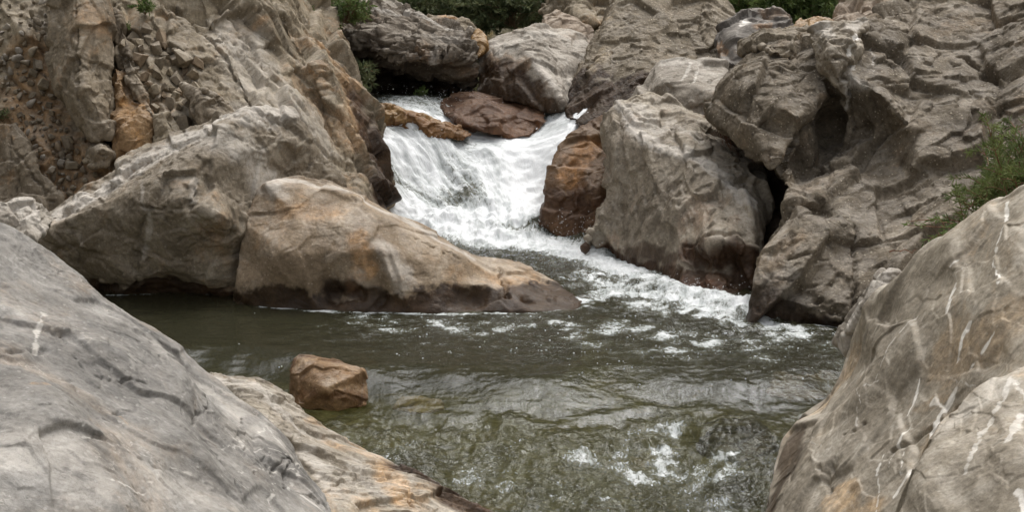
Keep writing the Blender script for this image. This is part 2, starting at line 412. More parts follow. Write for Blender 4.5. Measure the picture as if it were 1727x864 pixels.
# --- left cliff
cliff = rock('cliff', [(-120, 470, 13.6), (-120, 200, 14.2), (-120, -160, 15.6), (300, -160, 16.4), (500, -160, 17.6), (548, 0, 16.9), (583, 60, 16.5), (600, 115, 16.2),
    (622, 160, 15.9), (640, 205, 15.6), (646, 255, 15.25), (652, 300, 14.95), (661, 350, 14.7), (675, 405, None), (600, 430, None), (450, 445, None), (300, 460, 13.7), (100, 470, 13.4)],
    M['cliff'],
    inner=[(30, 60, 14.7), (30, 180, 14.3), (60, 260, 14.05), (40, 330, 13.9), (110, 330, 13.8), (150, 250, 14.1), (190, 40, 14.9), (190, 160, 14.5), (250, 280, 14.0), (260, 120, 14.45), (330, 250, 13.95), (230, 60, 14.7), (-40, 310, 14.4)],
    ridges=[[(300, -100, 15.6), (380, 60, 14.9), (440, 200, 14.2), (520, 330, 13.9), (560, 400, 13.8)], [(340, 40, 15.0), (330, 150, 14.5), (400, 200, 14.25)],
            [(430, -60, 16.2), (500, 60, 15.5), (570, 190, 15.0), (610, 300, 14.6), (640, 390, 14.4)], [(470, 60, 15.55), (530, 180, 15.1), (575, 290, 14.6)]],
    thick=1.6, vox=.035, lev=1, smooth=3, keep='cliff', seed=4,
    amp=dict(big=(.7, .08), f1=(.45, .10), f2=(.15, .024), rg=(2.2, .008), fn=(9., .006), crk=.03, sharp=110.), aniso=((0, 35, 0), (1.25, 1, .55)),
    wetp=[([(640, 235), (650, 300), (665, 390)], .36, 1.), ([(600, 170), (640, 260)], .2, .9), ([(600, 370), (640, 330)], .18, .6)], wet=(0, .12),
    ochre=[([(60, 110), (50, 200), (90, 260), (160, 320)], .35, .6), ([(545, 70), (580, 130), (600, 190), (590, 230)], .22, .55), ([(500, 150), (560, 240)], .15, .35), ([(240, 200), (255, 260), (230, 310)], .14, .9), ([(60, 240), (110, 300), (160, 320)], .2, .6)],
    pale=[([(400, 60), (450, 150), (520, 240)], .35, .5), ([(330, 200), (420, 180)], .15, .5)],
    cracks=[([(196, -20), (194, 110), (192, 250)], .03, .10), ([(262, 200), (250, 260), (256, 290)], .02, .05), ([(340, 0), (400, 60), (440, 130), (480, 230)], .02, .05), ([(460, 0), (520, 60), (560, 100), (590, 140)], .02, .05), ([(400, 120), (450, 180), (480, 260), (500, 330)], .02, .04), ([(560, 200), (580, 260), (590, 320)], .02, .04), ([(300, 0), (370, 80), (400, 130), (470, 260)], .03, .07), ([(420, 0), (500, 90), (560, 130)], .025, .04), ([(590, 150), (615, 230), (620, 330)], .02, .03),
            ([(375, 0), (420, 60), (450, 120)], .03, .06), ([(480, 100), (540, 200), (560, 280)], .02, .03), ([(540, 90), (575, 150), (590, 180)], .02, .03)],
    dents=[(-2, 330, .16, .5), (8, 300, .1, .3), (355, 30, .2, .08)],
    label='tall weathered grey brown cliff leaning over the left bank, left of the waterfall', cat='cliff')

# buttresses, slabs and broken zones of the cliff
PA = dict(big=(.5, .03), f1=(.3, .035), f2=(.12, .012), rg=(2., .006), fn=(9., .004), crk=.012, sharp=110.)
rock('buttress', [(78, -120, 14.7), (150, -120, 14.65), (192, -100, 14.7), (190, 60, 14.3), (190, 180, 13.95), (189, 240, 13.75), (152, 243, 13.7), (118, 200, 13.9), (95, 160, 14.0), (82, 60, 14.25)],
    M['pillar'], ridges=[[(124, -100, 14.5), (130, 60, 14.05), (140, 150, 13.8)]], inner=[(160, 60, 14.1), (105, 80, 14.1), (165, 180, 13.75)], thick=.5, vox=.025, smooth=3, seed=6, amp=PA, parent=cliff,
    cracks=[([(124, -20), (130, 60), (128, 100), (137, 180)], .022, .06), ([(137, 160), (190, 165)], .012, .02), ([(90, 90), (120, 60)], .012, .015), ([(100, 150), (137, 165)], .012, .02)])
rock('rock_block', [(148, 246, 13.7), (170, 242, 13.65), (188, 262, 13.6), (180, 276, 13.6), (154, 279, 13.6), (144, 268, 13.7)], M['pillar'], inner=[(165, 258, 13.55)], thick=.35, vox=.015, smooth=2, seed=8, amp=PA, parent=cliff)
rock('slab', [(193, 112, 14.35), (206, 122, 14.35), (222, 165, 14.15), (248, 180, 14.0), (262, 200, 13.95), (262, 250, 13.8), (250, 262, 13.75), (215, 275, 13.75), (194, 262, 13.8), (192, 180, 14.05)],
    M['orange'], inner=[(215, 230, 13.78), (210, 160, 14.05)], thick=.4, vox=.02, smooth=2, seed=9, amp=PA, parent=cliff)
rock('buttress', [(192, 5, 14.75), (212, 60, 14.5), (224, 110, 14.3), (250, 165, 14.05), (262, 205, 13.9), (240, 180, 14.0), (215, 140, 14.2), (198, 100, 14.4), (190, 50, 14.6)],
    M['pillar'], thick=.3, vox=.02, smooth=2, seed=10, amp=PA, parent=cliff)
rock('slab', [(268, 185, 13.95), (312, 230, 13.72), (330, 236, 13.65), (305, 262, 13.6), (262, 290, 13.6), (248, 270, 13.7), (262, 230, 13.8)], M['cliff'], inner=[(285, 245, 13.68)], thick=.35, vox=.02, smooth=2, seed=12, amp=PA, parent=cliff)
rock('wedge_block', [(305, 142, 14.05), (330, 148, 13.95), (385, 182, 13.75), (398, 198, 13.7), (385, 215, 13.65), (345, 222, 13.65), (325, 185, 13.8)],
    M['pillar'], ridges=[[(305, 142, 14.05), (345, 152, 13.8), (398, 192, 13.62)]], inner=[(350, 185, 13.68)], thick=.4, vox=.015, smooth=1, seed=11, amp=PA, parent=cliff)
rock('lower_slab', [(-60, 200, 14.1), (20, 205, 13.95), (50, 235, 13.85), (70, 290, 13.7), (110, 330, 13.55), (120, 360, 13.5), (60, 400, 13.45), (-5, 350, 13.6), (-10, 310, 13.7), (-60, 280, 13.9)],
    M['pillar'], inner=[(20, 260, 13.75), (50, 320, 13.6)], thick=.4, vox=.025, smooth=3, seed=13, amp=dict(PA, f1=(.3, .05)), parent=cliff,
    cracks=[([(10, 230), (60, 300), (90, 340)], .02, .03), ([(30, 270), (20, 330)], .015, .02)])

# --- slanted pale boulder
rock('boulder', [(42, 402, 12.75), (62, 372, 12.95), (130, 320, 13.05), (250, 248, 13.15), (350, 198, 13.2), (405, 181, 13.2), (450, 175, 13.25), (488, 186, 13.35), (515, 215, 13.3), (545, 260, 13.3), (580, 300, 13.3), (600, 400, 13.2),
    (560, 480, None), (480, 492, None), (388, 497, None), (290, 494, None), (200, 497, None), (160, 492, None), (110, 450, 12.7)], M['slanted'],
    ridges=[[(50, 402, 12.65), (150, 352, 12.55), (200, 330, 12.5), (290, 290, 12.45), (350, 240, 12.6), (420, 190, 12.95)],
            [(350, 240, 12.6), (335, 300, 12.35), (372, 370, 12.2), (385, 470, 12.5)], [(350, 240, 12.6), (400, 262, 12.65), (440, 330, 12.7), (470, 420, 12.75)],
            [(200, 330, 12.5), (240, 345, 12.35), (285, 340, 12.25), (318, 335, 12.2)], [(160, 470, 12.62), (280, 455, 12.4), (385, 440, 12.45)]],
    inner=[(230, 370, 12.35), (190, 430, 12.5), (300, 400, 12.3), (480, 230, 13.0), (500, 300, 13.1), (280, 250, 12.95), (130, 345, 12.85)],
    thick=1.2, vox=.025, smooth=3, seed=21, amp=dict(big=(.6, .025), f1=(.4, .045), f2=(.14, .014), rg=(2.2, .006), fn=(9., .005), crk=.01, sharp=110.), wet=(0, .10),
    pale=[([(60, 388), (150, 330), (250, 268), (350, 212), (440, 180)], .17, 1.), ([(350, 230), (420, 250), (450, 320)], .16, .7), ([(240, 310), (250, 370), (240, 440)], .025, .5), ([(400, 200), (480, 190)], .12, .8), ([(330, 300), (320, 340)], .04, .6)],
    cracks=[([(240, 345), (290, 358), (320, 340), (330, 320)], .03, .04), ([(355, 385), (400, 395)], .015, .03), ([(165, 488), (250, 478), (385, 484)], .04, .05), ([(100, 360), (170, 325), (250, 290)], .015, .02), ([(150, 350), (210, 318)], .012, .02)],
    dents=[(285, 350, .12, -.03), (345, 405, .2, .04), (270, 470, .2, .05), (200, 410, .15, .03)],
    label='large slanted grey boulder with long pale sloping edge beside the left cliff')

# --- central tan boulder
rock('boulder', [(389, 510, None), (392, 480, 12.3), (400, 430, 12.42), (420, 360, 12.55), (438, 315, 12.7), (460, 300, 12.8), (505, 292, 12.9), (550, 300, 12.95), (600, 322, 12.95), (650, 350, 12.9), (700, 375, 12.8), (750, 402, 12.75), (800, 430, 12.65),
    (830, 438, 12.7), (880, 448, 12.75), (920, 468, 12.7), (960, 492, 12.5), (984, 506, 12.35), (985, 517, None), (960, 526, None), (900, 527, None), (820, 527, None), (740, 529, None), (700, 529, None), (640, 528, None), (560, 526, None), (480, 522, None), (430, 517, None)],
    M['central'],
    ridges=[[(445, 310, 12.62), (520, 312, 12.6), (600, 335, 12.55), (680, 385, 12.4), (760, 420, 12.35), (830, 455, 12.35), (900, 490, 12.3), (975, 512, 12.25)],
            [(590, 330, 12.6), (600, 380, 12.3), (640, 420, 12.1), (660, 470, 12.0), (640, 500, 12.1)], [(420, 380, 12.42), (480, 430, 12.15), (520, 500, 12.1)], [(660, 470, 12.0), (750, 480, 12.15), (830, 480, 12.2)]],
    inner=[(500, 370, 12.35), (560, 430, 12.15), (450, 470, 12.2), (720, 440, 12.2), (560, 500, 12.2), (800, 510, 12.2)],
    thick=1.1, vox=.022, smooth=5, seed=33, amp=dict(big=(.6, .03), f1=(.5, .018), f2=(.15, .004), rg=(1.8, .012), fn=(8., .005)), wet=(0.02, .10),
    pale=[([(450, 303), (510, 300), (600, 330), (700, 382), (790, 430)], .08, .9), ([(640, 410), (670, 450), (680, 490)], .10, .5), ([(600, 470), (625, 500)], .08, .5), ([(440, 320), (480, 330)], .06, .5)],
    ochre=[([(600, 400), (620, 450), (600, 480)], .1, .8), ([(480, 350), (560, 360)], .12, .5)],
    wetp=[([(560, 490), (590, 485), (635, 505)], .10, 1.), ([(850, 500), (900, 505), (970, 517)], .12, .9), ([(880, 480), (930, 495)], .05, .6)],
    cracks=[([(540, 370), (570, 400), (540, 450)], .015, .018), ([(690, 380), (750, 430)], .02, .02), ([(580, 320), (610, 350)], .012, .015), ([(845, 450), (860, 500)], .03, .05), ([(880, 470), (940, 500), (975, 508)], .02, .03), ([(700, 400), (790, 440)], .012, .015)],
    dents=[(570, 497, .06, .05), (605, 497, .06, .05), (640, 508, .05, .04), (500, 505, .12, .05), (860, 470, .04, .04), (890, 505, .05, .05), (930, 505, .04, -.03), (700, 460, .12, .03)],
    label='tan brown boulder with tapering tail lying in the pool in front of the waterfall')

# --- small pale rock far left
rock('rock', [(-30, 375, 11.2), (5, 355, 11.3), (28, 336, 11.4), (55, 335, 11.4), (80, 348, 11.5), (100, 368, 11.5), (70, 400, 11.2), (40, 430, 11.0), (-30, 430, 11.0)], M['pale'],
    ridges=[[(28, 336, 11.4), (35, 360, 11.2), (30, 400, 11.0)]], inner=[(60, 370, 11.3)], thick=.6, vox=.018, smooth=2, seed=41, pale=[([(40, 345), (60, 380)], .12, .8)], amp=PA,
    label='small bleached pale rock at the far left edge below the cliff', cat='rock')

# --- foreground left boulder
rock('boulder', [(-300, 300, 6.6), (-150, 330, 6.9), (0, 384, 7.0), (60, 420, 7.05), (120, 462, 7.15), (200, 512, 7.25), (260, 552, 7.3), (310, 585, 7.35), (345, 625, 7.3), (385, 662, 7.2), (430, 700, 7.1), (480, 745, 6.95), (530, 800, 6.8), (572, 868, 6.6), (620, 960, 6.3), (640, 1100, 5.8),
    (300, 1150, 4.9), (0, 1150, 4.3), (-300, 1100, 4.2), (-350, 700, 5.2)], M['grey_smooth'],
    ridges=[[(0, 470, 6.5), (120, 520, 6.55), (220, 570, 6.6), (290, 610, 6.75), (320, 640, 6.85)], [(-100, 700, 5.2), (100, 700, 5.35), (260, 760, 5.55), (380, 860, 5.6), (450, 1000, 5.3)],
            [(300, 640, 6.5), (330, 720, 6.15), (400, 790, 6.05), (520, 900, 6.0)], [(380, 690, 6.85), (450, 780, 6.55), (540, 880, 6.4)]],
    inner=[(60, 600, 5.9), (180, 650, 5.95), (240, 700, 5.9), (0, 800, 4.95), (200, 850, 5.1), (330, 850, 5.5)],
    thick=.8, shrink=.85, vox=.024, lev=2, smooth=6, seed=52, amp=dict(big=(.45, .045), f1=(.36, .013), f2=(.13, .004), rg=(2.3, .008), fn=(8., .009), sharp=60.), aniso=((0, -38, 0), (.8, 1, 1.3)),
    cracks=[([(320, 620), (345, 680), (330, 720), (375, 760), (385, 800), (410, 830)], .018, .05), ([(540, 800), (500, 770), (480, 740)], .015, .03), ([(100, 560), (150, 620), (240, 650)], .014, .02), ([(0, 700), (90, 690), (130, 720)], .014, .02), ([(420, 700), (400, 740), (430, 800)], .012, .03), ([(255, 590), (300, 650), (310, 690)], .012, .015), ([(180, 700), (240, 690)], .02, .02), ([(160, 740), (300, 790)], .015, .01),
            ([(440, 770), (470, 820), (560, 864)], .015, .02), ([(215, 790), (260, 860)], .01, .012), ([(60, 520), (110, 590)], .02, .015), ([(0, 600), (80, 590)], .03, .02)],
    veins=[([(78, 520), (65, 560), (60, 590)], 0.0123, .6), ([(100, 400), (80, 400)], 0.0070, .3), ([(430, 700), (520, 790), (565, 850)], 0.0088, .5), ([(380, 750), (480, 770)], 0.0070, .5), ([(400, 790), (500, 800)], 0.0070, .5),
           ([(120, 730), (250, 760), (330, 790)], 0.0070, .4), ([(170, 810), (250, 830)], 0.0070, .4), ([(440, 730), (470, 860)], 0.0053, .5), ([(390, 800), (460, 850)], 0.0053, .5)],
    pale=[([(0, 760), (100, 760), (150, 830)], .12, .45), ([(350, 650), (420, 690), (500, 770)], .06, .4), ([(250, 800), (340, 840)], .12, .3)],
    ochre=[([(60, 662), (80, 660)], .02, .7), ([(212, 700), (220, 710)], .012, .9)],
    label='large smooth blue grey boulder filling the lower left foreground')

# --- pale bank rock beside it
rock('boulder', [(330, 640, 8.75), (352, 622, 8.85), (385, 628, 8.9), (430, 642, 8.9), (470, 668, 8.85), (520, 706, 8.75), (580, 748, 8.6), (640, 775, 8.5), (700, 800, 8.42), (760, 828, 8.35), (810, 862, 8.2), (860, 900, 8.0),
    (860, 960, 7.6), (700, 1050, 7.0), (500, 1000, 7.0), (420, 850, 7.4), (350, 720, 8.1)], M['fore_pale'],
    ridges=[[(352, 630, 8.75), (430, 675, 8.45), (500, 740, 8.2), (580, 790, 8.0), (690, 830, 7.85), (780, 880, 7.8)], [(430, 675, 8.45), (470, 760, 8.0), (560, 860, 7.5)]],
    inner=[(600, 820, 7.8), (480, 710, 8.3)], thick=.7, shrink=.85, vox=.02, lev=2, smooth=3, seed=61,
    amp=dict(big=(.5, .03), f1=(.30, .030), f2=(.11, .009), rg=(2.8, .010), fn=(10., .006)), aniso=((0, -40, 0), (.7, 1, 1.4)), wet=(-.25, .12),
    pale=[([(352, 630), (430, 655), (500, 720)], .1, 1.), ([(520, 760), (560, 830)], .06, .7), ([(600, 780), (640, 830)], .08, .5)],
    ochre=[([(560, 750), (640, 780)], .09, .5), ([(640, 790), (690, 840)], .1, .7)], wetp=[([(690, 800), (740, 830), (800, 870)], .16, 1.)],
    cracks=[([(440, 660), (470, 700), (500, 730)], .015, .03), ([(560, 740), (600, 760)], .012, .02), ([(680, 800), (700, 850)], .02, .03)],
    dents=[(460, 685, .05, .04), (500, 710, .04, .03), (700, 830, .05, .04), (740, 860, .05, .05)],
    label='rough cream and ochre bank boulder wedged between the grey foreground boulder and the rapids')

# --- foreground right boulder
rock('boulder', [(1850, 280, 7.9), (1727, 318, 8.0), (1680, 340, 8.1), (1630, 368, 8.2), (1580, 398, 8.3), (1545, 425, 8.35), (1522, 458, 8.4), (1480, 490, 8.6), (1450, 525, 8.8), (1436, 560, 8.9), (1428, 600, 8.95), (1412, 640, 8.95), (1385, 680, 8.85), (1340, 712, 8.7), (1318, 745, 8.6), (1305, 790, 8.4), (1288, 868, 8.1),
    (1270, 960, 7.6), (1400, 1100, 6.4), (1700, 1150, 5.4), (1950, 1000, 5.2), (1950, 500, 6.6)], M['fore_right'],
    ridges=[[(1522, 458, 8.4), (1530, 520, 8.05), (1490, 600, 7.9), (1440, 680, 7.9), (1390, 760, 7.85), (1350, 860, 7.5)], [(1530, 520, 8.05), (1620, 480, 7.75), (1727, 440, 7.4)],
            [(1440, 700, 7.85), (1520, 680, 7.5), (1600, 700, 7.1), (1700, 640, 6.75)], [(1340, 712, 8.7), (1400, 720, 8.1), (1440, 700, 7.85)]],
    inner=[(1600, 600, 7.4), (1650, 520, 7.4), (1480, 800, 7.2), (1560, 850, 6.7), (1600, 400, 8.1), (1700, 560, 7.0)],
    thick=.8, shrink=.85, vox=.024, lev=2, smooth=6, seed=73, amp=dict(big=(.6, .03), f1=(.42, .020), f2=(.15, .005), f3=0, rg=(1.8, .006), fn=(8., .005), sharp=40.), wet=(-.25, .16), keep='fore_right',
    veins=[([(1700, 335), (1697, 370), (1685, 420), (1680, 450), (1690, 480)], 0.0105, 1.), ([(1615, 478), (1605, 500), (1598, 530)], 0.0158, 1.), ([(1640, 545), (1625, 570), (1613, 605)], 0.0175, 1.), ([(1678, 560), (1650, 600), (1635, 618)], 0.0105, 1.),
           ([(1610, 660), (1585, 700), (1568, 740), (1560, 760)], 0.0227, 1.), ([(1575, 680), (1590, 690)], 0.0210, .9), ([(1545, 640), (1535, 680), (1525, 700)], 0.0105, 1.), ([(1605, 450), (1620, 440)], 0.0088, .8), ([(1560, 760), (1535, 800), (1510, 840)], 0.0210, 1.),
           ([(1452, 655), (1455, 680)], 0.0105, .9), ([(1447, 690), (1445, 720)], 0.0088, .8), ([(1490, 770), (1480, 800), (1478, 864)], 0.0088, .9), ([(1525, 765), (1520, 800)], 0.0088, .8), ([(1485, 640), (1450, 660)], 0.0053, .7), ([(1530, 720), (1500, 790)], 0.0070, .8), ([(1545, 530), (1500, 590), (1480, 640)], 0.0070, .5),
           ([(1640, 650), (1600, 640)], 0.0053, .5), ([(1350, 740), (1400, 760)], 0.0070, .4)],
    
    cracks=[([(1500, 770), (1600, 700), (1690, 650), (1760, 640)], .03, .03), ([(1420, 740), (1470, 710)], .02, .02), ([(1560, 640), (1640, 620)], .01, .006), ([(1380, 790), (1400, 830)], .03, .03)],
    dents=[(1525, 593, .035, .006), (1400, 790, .06, .05), (1380, 700, .05, .03), (1430, 640, .04, .03), (1360, 740, .04, .03), (1440, 590, .04, .02)],
    ochre=[([(1430, 620), (1380, 690)], .12, .5), ([(1400, 840), (1460, 870)], .12, .8), ([(1600, 600), (1700, 540)], .2, .4)], wetp=[([(1300, 860), (1330, 780), (1330, 740)], .13, .8)],
    label='huge smooth tan boulder with white calcite veins in the lower right foreground')
rock('rock', [(1405, 580, 9.4), (1440, 520, 9.3), (1470, 480, 9.2), (1490, 458, 9.15), (1502, 450, 9.15), (1520, 458, 9.1), (1500, 520, 9.0), (1440, 600, 9.1)], M['pale'], thick=.4, vox=.016, smooth=2, seed=77, amp=PA,
    ridges=[[(1495, 454, 9.15), (1475, 500, 9.0), (1430, 560, 9.1)]], pale=[([(1495, 460), (1450, 520), (1425, 580)], .08, .9)], label='thin pale grey rock edge showing behind the veined right boulder', cat='rock')
rock('boulder', [(1550, 760, 6.3), (1600, 700, 6.55), (1650, 660, 6.6), (1700, 640, 6.6), (1800, 600, 6.5), (1950, 620, 6.2), (1950, 1100, 4.6), (1500, 1150, 5.2), (1480, 960, 5.9), (1510, 860, 6.1)], M['fore_right'],
    ridges=[[(1600, 700, 6.55), (1620, 760, 6.15), (1580, 860, 5.9)], [(1650, 660, 6.6), (1700, 720, 6.1), (1690, 860, 5.6)]], inner=[(1750, 750, 5.9)], thick=.7, shrink=.85, vox=.02, lev=2, smooth=4, seed=79,
    amp=dict(big=(.4, .04), f1=(.3, .008), f2=(.09, .003), f3=0, rg=(2.6, .010), fn=(10., .003)), aniso=((0, 40, 0), (1.5, 1, .7)),
    veins=[([(1727, 620), (1660, 720), (1630, 800)], 0.0140, .6), ([(1720, 700), (1700, 750)], 0.0245, .7), ([(1720, 830), (1727, 860)], 0.0245, .9)], pale=[([(1600, 710), (1680, 660)], 0.1050, .6)],
    label='rough folded grey tan boulder at the lower right corner of the foreground')

# --- right cliff (dark conglomerate)
rc = rock('cliff', [(1264, 546, None), (1270, 510, 11.75), (1278, 480, 11.8), (1283, 440, 11.9), (1298, 400, 12.2), (1320, 370, 12.3), (1330, 320, 12.6), (1310, 280, 13.1), (1330, 200, 13.4), (1390, 120, 13.6), (1420, 60, 13.9), (1470, 25, 14.2), (1500, 10, 14.4), (1560, -10, 14.8), (1600, -180, 15.8), (1950, -200, 15.2),
    (1950, 300, 12.2), (1900, 600, 11.2), (1600, 580, 11.0), (1430, 552, None), (1350, 549, None)], M['right_cliff'],
    ridges=[[(1420, 70, 13.7), (1440, 130, 13.3), (1485, 160, 13.1), (1540, 220, 12.9), (1580, 210, 13.0), (1620, 260, 12.8)], [(1440, 140, 13.3), (1430, 200, 13.55), (1425, 260, 13.5), (1400, 310, 13.0), (1385, 370, 12.5)],
            [(1485, 165, 13.15), (1480, 230, 13.3), (1460, 290, 13.0), (1420, 340, 12.5)], [(1540, 225, 12.95), (1525, 290, 12.9), (1500, 330, 12.6), (1470, 400, 12.2)], [(1570, 300, 12.6), (1500, 420, 12.0), (1460, 480, 11.7)],
            [(1300, 410, 12.1), (1350, 360, 12.2), (1385, 380, 12.1), (1400, 440, 11.85), (1420, 540, 11.5)], [(1330, 330, 12.5), (1340, 420, 11.95), (1320, 500, 11.7)]],
    inner=[(1390, 180, 13.75), (1405, 230, 13.9), (1380, 290, 13.6), (1350, 230, 13.3), (1600, 100, 13.8), (1680, 60, 14.0), (1640, 180, 13.2), (1720, 150, 13.1), (1700, 260, 12.6), (1620, 350, 12.1), (1560, 400, 11.9), (1540, 120, 13.6), (1640, 10, 14.5), (1600, 480, 11.4), (1500, 60, 13.95)],
    thick=1.6, vox=.03, lev=1, smooth=2, seed=84, keep='rcliff', amp=dict(big=(.6, .06), f1=(.7, .085), f2=(.2, .02), rg=(2.6, .006), fn=(9., .006), crk=.03, sharp=110.), aniso=((0, -25, 0), (1.2, 1, .7)), wet=(0, .10),
    cracks=[([(1620, 90), (1680, 130), (1727, 110)], .05, .1), ([(1490, 88), (1560, 92)], .03, .05), ([(1480, 133), (1560, 137)], .02, .03), ([(1440, 380), (1445, 460), (1440, 520)], .03, .06), ([(1400, 300), (1440, 220), (1430, 160)], .04, .08),
            ([(1600, 30), (1727, 40)], .02, .03), ([(1640, 150), (1700, 200)], .03, .04), ([(1330, 440), (1400, 430)], .02, .04), ([(1300, 470), (1400, 480)], .02, .03)],
    dents=[(1398, 225, .2, .12), (1410, 190, .12, .12), (1390, 290, .13, .05), (1465, 220, .1, .10), (1460, 140, .06, .08), (1380, 505, .04, .05), (1402, 525, .03, .05), (1305, 430, .03, .04)],
    pale=[([(1385, 50), (1400, 90), (1395, 120)], .1, .8), ([(1440, 40), (1400, 75)], .07, .8), ([(1290, 470), (1330, 460)], .08, .4), ([(1300, 500), (1360, 500)], .1, .3)],
    veins=[([(1452, 62), (1440, 110)], 0.0175, .8), ([(1474, 70), (1475, 115)], 0.0105, .6), ([(1430, 130), (1425, 190)], 0.0210, .5)], wetp=[([(1275, 535), (1330, 530), (1290, 515)], 0.1750, .9)],
    label='dark craggy conglomerate cliff with a deep recess on the right bank', cat='cliff')
rock('boulder', [(1201, 172, 13.9), (1215, 140, 14.0), (1250, 105, 14.1), (1300, 75, 14.3), (1380, 60, 14.3), (1405, 90, 14.0), (1400, 150, 13.6), (1345, 220, 13.2), (1320, 265, 13.0), (1300, 285, 13.0), (1270, 262, 13.2), (1240, 232, 13.4), (1215, 212, 13.6), (1200, 195, 13.75)],
    M['right_cliff'], ridges=[[(1215, 145, 13.9), (1260, 150, 13.45), (1320, 180, 13.15), (1345, 200, 13.1)], [(1260, 150, 13.45), (1270, 220, 13.2), (1300, 270, 12.95)], [(1310, 110, 13.8), (1320, 180, 13.15)]], inner=[(1350, 130, 13.6)],
    thick=.9, shrink=.8, vox=.022, smooth=3, seed=88, amp=dict(big=(.5, .05), f1=(.42, .07), f2=(.15, .016), rg=(2.6, .01), fn=(9., .006), crk=.02, sharp=110.), label='angular brown overhanging boulder above the dark gap with dry roots')
rock('boulder', [(1248, 75, 14.4), (1275, 55, 14.5), (1320, 45, 14.6), (1360, 38, 14.7), (1392, 55, 14.5), (1390, 85, 14.3), (1345, 104, 14.1), (1310, 92, 14.1), (1280, 82, 14.2), (1250, 90, 14.3)], M['middle'], inner=[(1330, 72, 14.15), (1290, 70, 14.25)],
    thick=.5, vox=.018, smooth=3, seed=90, amp=dict(PA, f1=(.25, .05)), label='rounded rusty grey boulder perched on the overhanging boulder near the top right')
rock('rock', [(1365, 50, 13.9), (1385, 38, 13.9), (1430, 35, 13.9), (1462, 25, 13.9), (1466, 45, 13.8), (1440, 62, 13.7), (1452, 85, 13.6), (1430, 145, 13.45), (1432, 170, 13.4), (1410, 150, 13.4), (1395, 128, 13.45), (1380, 120, 13.5), (1370, 90, 13.65)], M['ribbed'],
    ridges=[[(1385, 45, 13.8), (1400, 85, 13.4), (1412, 130, 13.3)]], inner=[(1430, 70, 13.5)], thick=.5, vox=.018, smooth=2, seed=91, amp=dict(PA, f1=(.22, .04), f2=(.1, .01)), pale=[([(1380, 45), (1400, 60)], .06, .9), ([(1430, 50), (1460, 32)], .05, .8), ([(1425, 130), (1430, 160)], .03, .9)],
    veins=[([(1440, 62), (1432, 92)], 0.0210, 1.)], label='pale streaked rock spur hanging over the recess of the right cliff', cat='rock')

# --- ribbed boulder right of the falls
rock('boulder', [(986, 412, 14.0), (1000, 380, 14.1), (1018, 330, 14.3), (1016, 260, 14.5), (1013, 205, 14.65), (1035, 178, 14.7), (1060, 162, 14.8), (1095, 150, 15.0), (1140, 170, 14.9), (1200, 210, 14.6), (1250, 250, 14.3), (1298, 292, 14.0), (1300, 340, 13.7), (1290, 400, 13.3), (1282, 450, 13.0), (1275, 500, None),
    (1230, 512, None), (1180, 504, None), (1145, 495, None), (1125, 470, None), (1080, 452, None), (1040, 438, None), (990, 420, None)], M['ribbed'],
    ridges=[[(1045, 180, 14.6), (1060, 210, 14.3), (1105, 245, 14.0), (1160, 262, 13.75), (1210, 290, 13.5), (1250, 325, 13.25), (1265, 360, 13.1)], [(1045, 180, 14.6), (1030, 240, 14.3), (1040, 330, 14.1), (1045, 430, 13.9)],
            [(1160, 262, 13.75), (1150, 340, 13.4), (1150, 420, 13.1), (1150, 480, 12.85)], [(1150, 420, 13.05), (1210, 412, 12.8), (1270, 405, 12.9)], [(1265, 360, 13.1), (1268, 430, 12.85), (1262, 490, 12.75)]],
    inner=[(1100, 340, 13.75), (1100, 430, 13.5), (1210, 350, 13.15), (1210, 460, 12.85), (1170, 215, 14.2)],
    thick=1., vox=.024, smooth=4, seed=95, amp=dict(big=(.6, .03), f1=(.4, .045), f2=(.13, .014), rg=(2.2, .008), fn=(9., .006), sharp=110.), aniso=((0, 12, 0), (1.5, 1, .5)), wet=(0, .13),
    pale=[([(1050, 175), (1070, 215), (1110, 245), (1180, 265), (1240, 310), (1260, 340)], .09, 1.), ([(1080, 180), (1110, 220)], .12, .7), ([(1130, 200), (1180, 240)], .06, .5)],
    wetp=[([(1160, 420), (1200, 440), (1250, 430), (1255, 480), (1180, 480)], .14, 1.), ([(1060, 425), (1130, 435)], .09, .8)], ochre=[([(1150, 480), (1200, 490)], .1, .8)],
    cracks=[([(1070, 225), (1065, 290), (1070, 350)], .015, .02), ([(1110, 260), (1100, 340), (1100, 400)], .018, .02), ([(1040, 300), (1048, 400)], .012, .02), ([(1080, 200), (1180, 250), (1290, 310)], .012, .012), ([(1140, 180), (1200, 230), (1280, 300)], .012, .012), ([(1150, 415), (1200, 405), (1260, 400)], .03, .04)],
    dents=[(1220, 335, .1, .03), (1190, 450, .12, .08), (1100, 440, .1, .04), (1250, 450, .06, .04)],
    label='big ribbed boulder with pale crest and wet brown foot, right of the waterfall')
rock('boulder', [(905, 402, None), (912, 360, 14.72), (922, 305, 14.9), (940, 262, 15.05), (968, 225, 15.25), (1002, 196, 15.4), (1040, 180, 15.3), (1045, 260, 15.0), (1045, 350, 14.7), (1030, 400, 14.5), (1010, 425, None), (960, 412, None)], M['brown_wet'],
    ridges=[[(1010, 200, 15.35), (975, 270, 14.95), (955, 330, 14.75), (950, 400, 14.6)]], inner=[(1005, 320, 14.65)], thick=.7, vox=.022, smooth=4, seed=97, amp=dict(SM, f1=(.4, .05), f2=(.14, .015)), wet=(.2, .25), keep='brown',
    ochre=[([(960, 300), (990, 250)], .15, .8)], wetp=[([(970, 340), (1000, 370)], .15, 1.)], label='wet orange brown rock at the right edge of the waterfall')
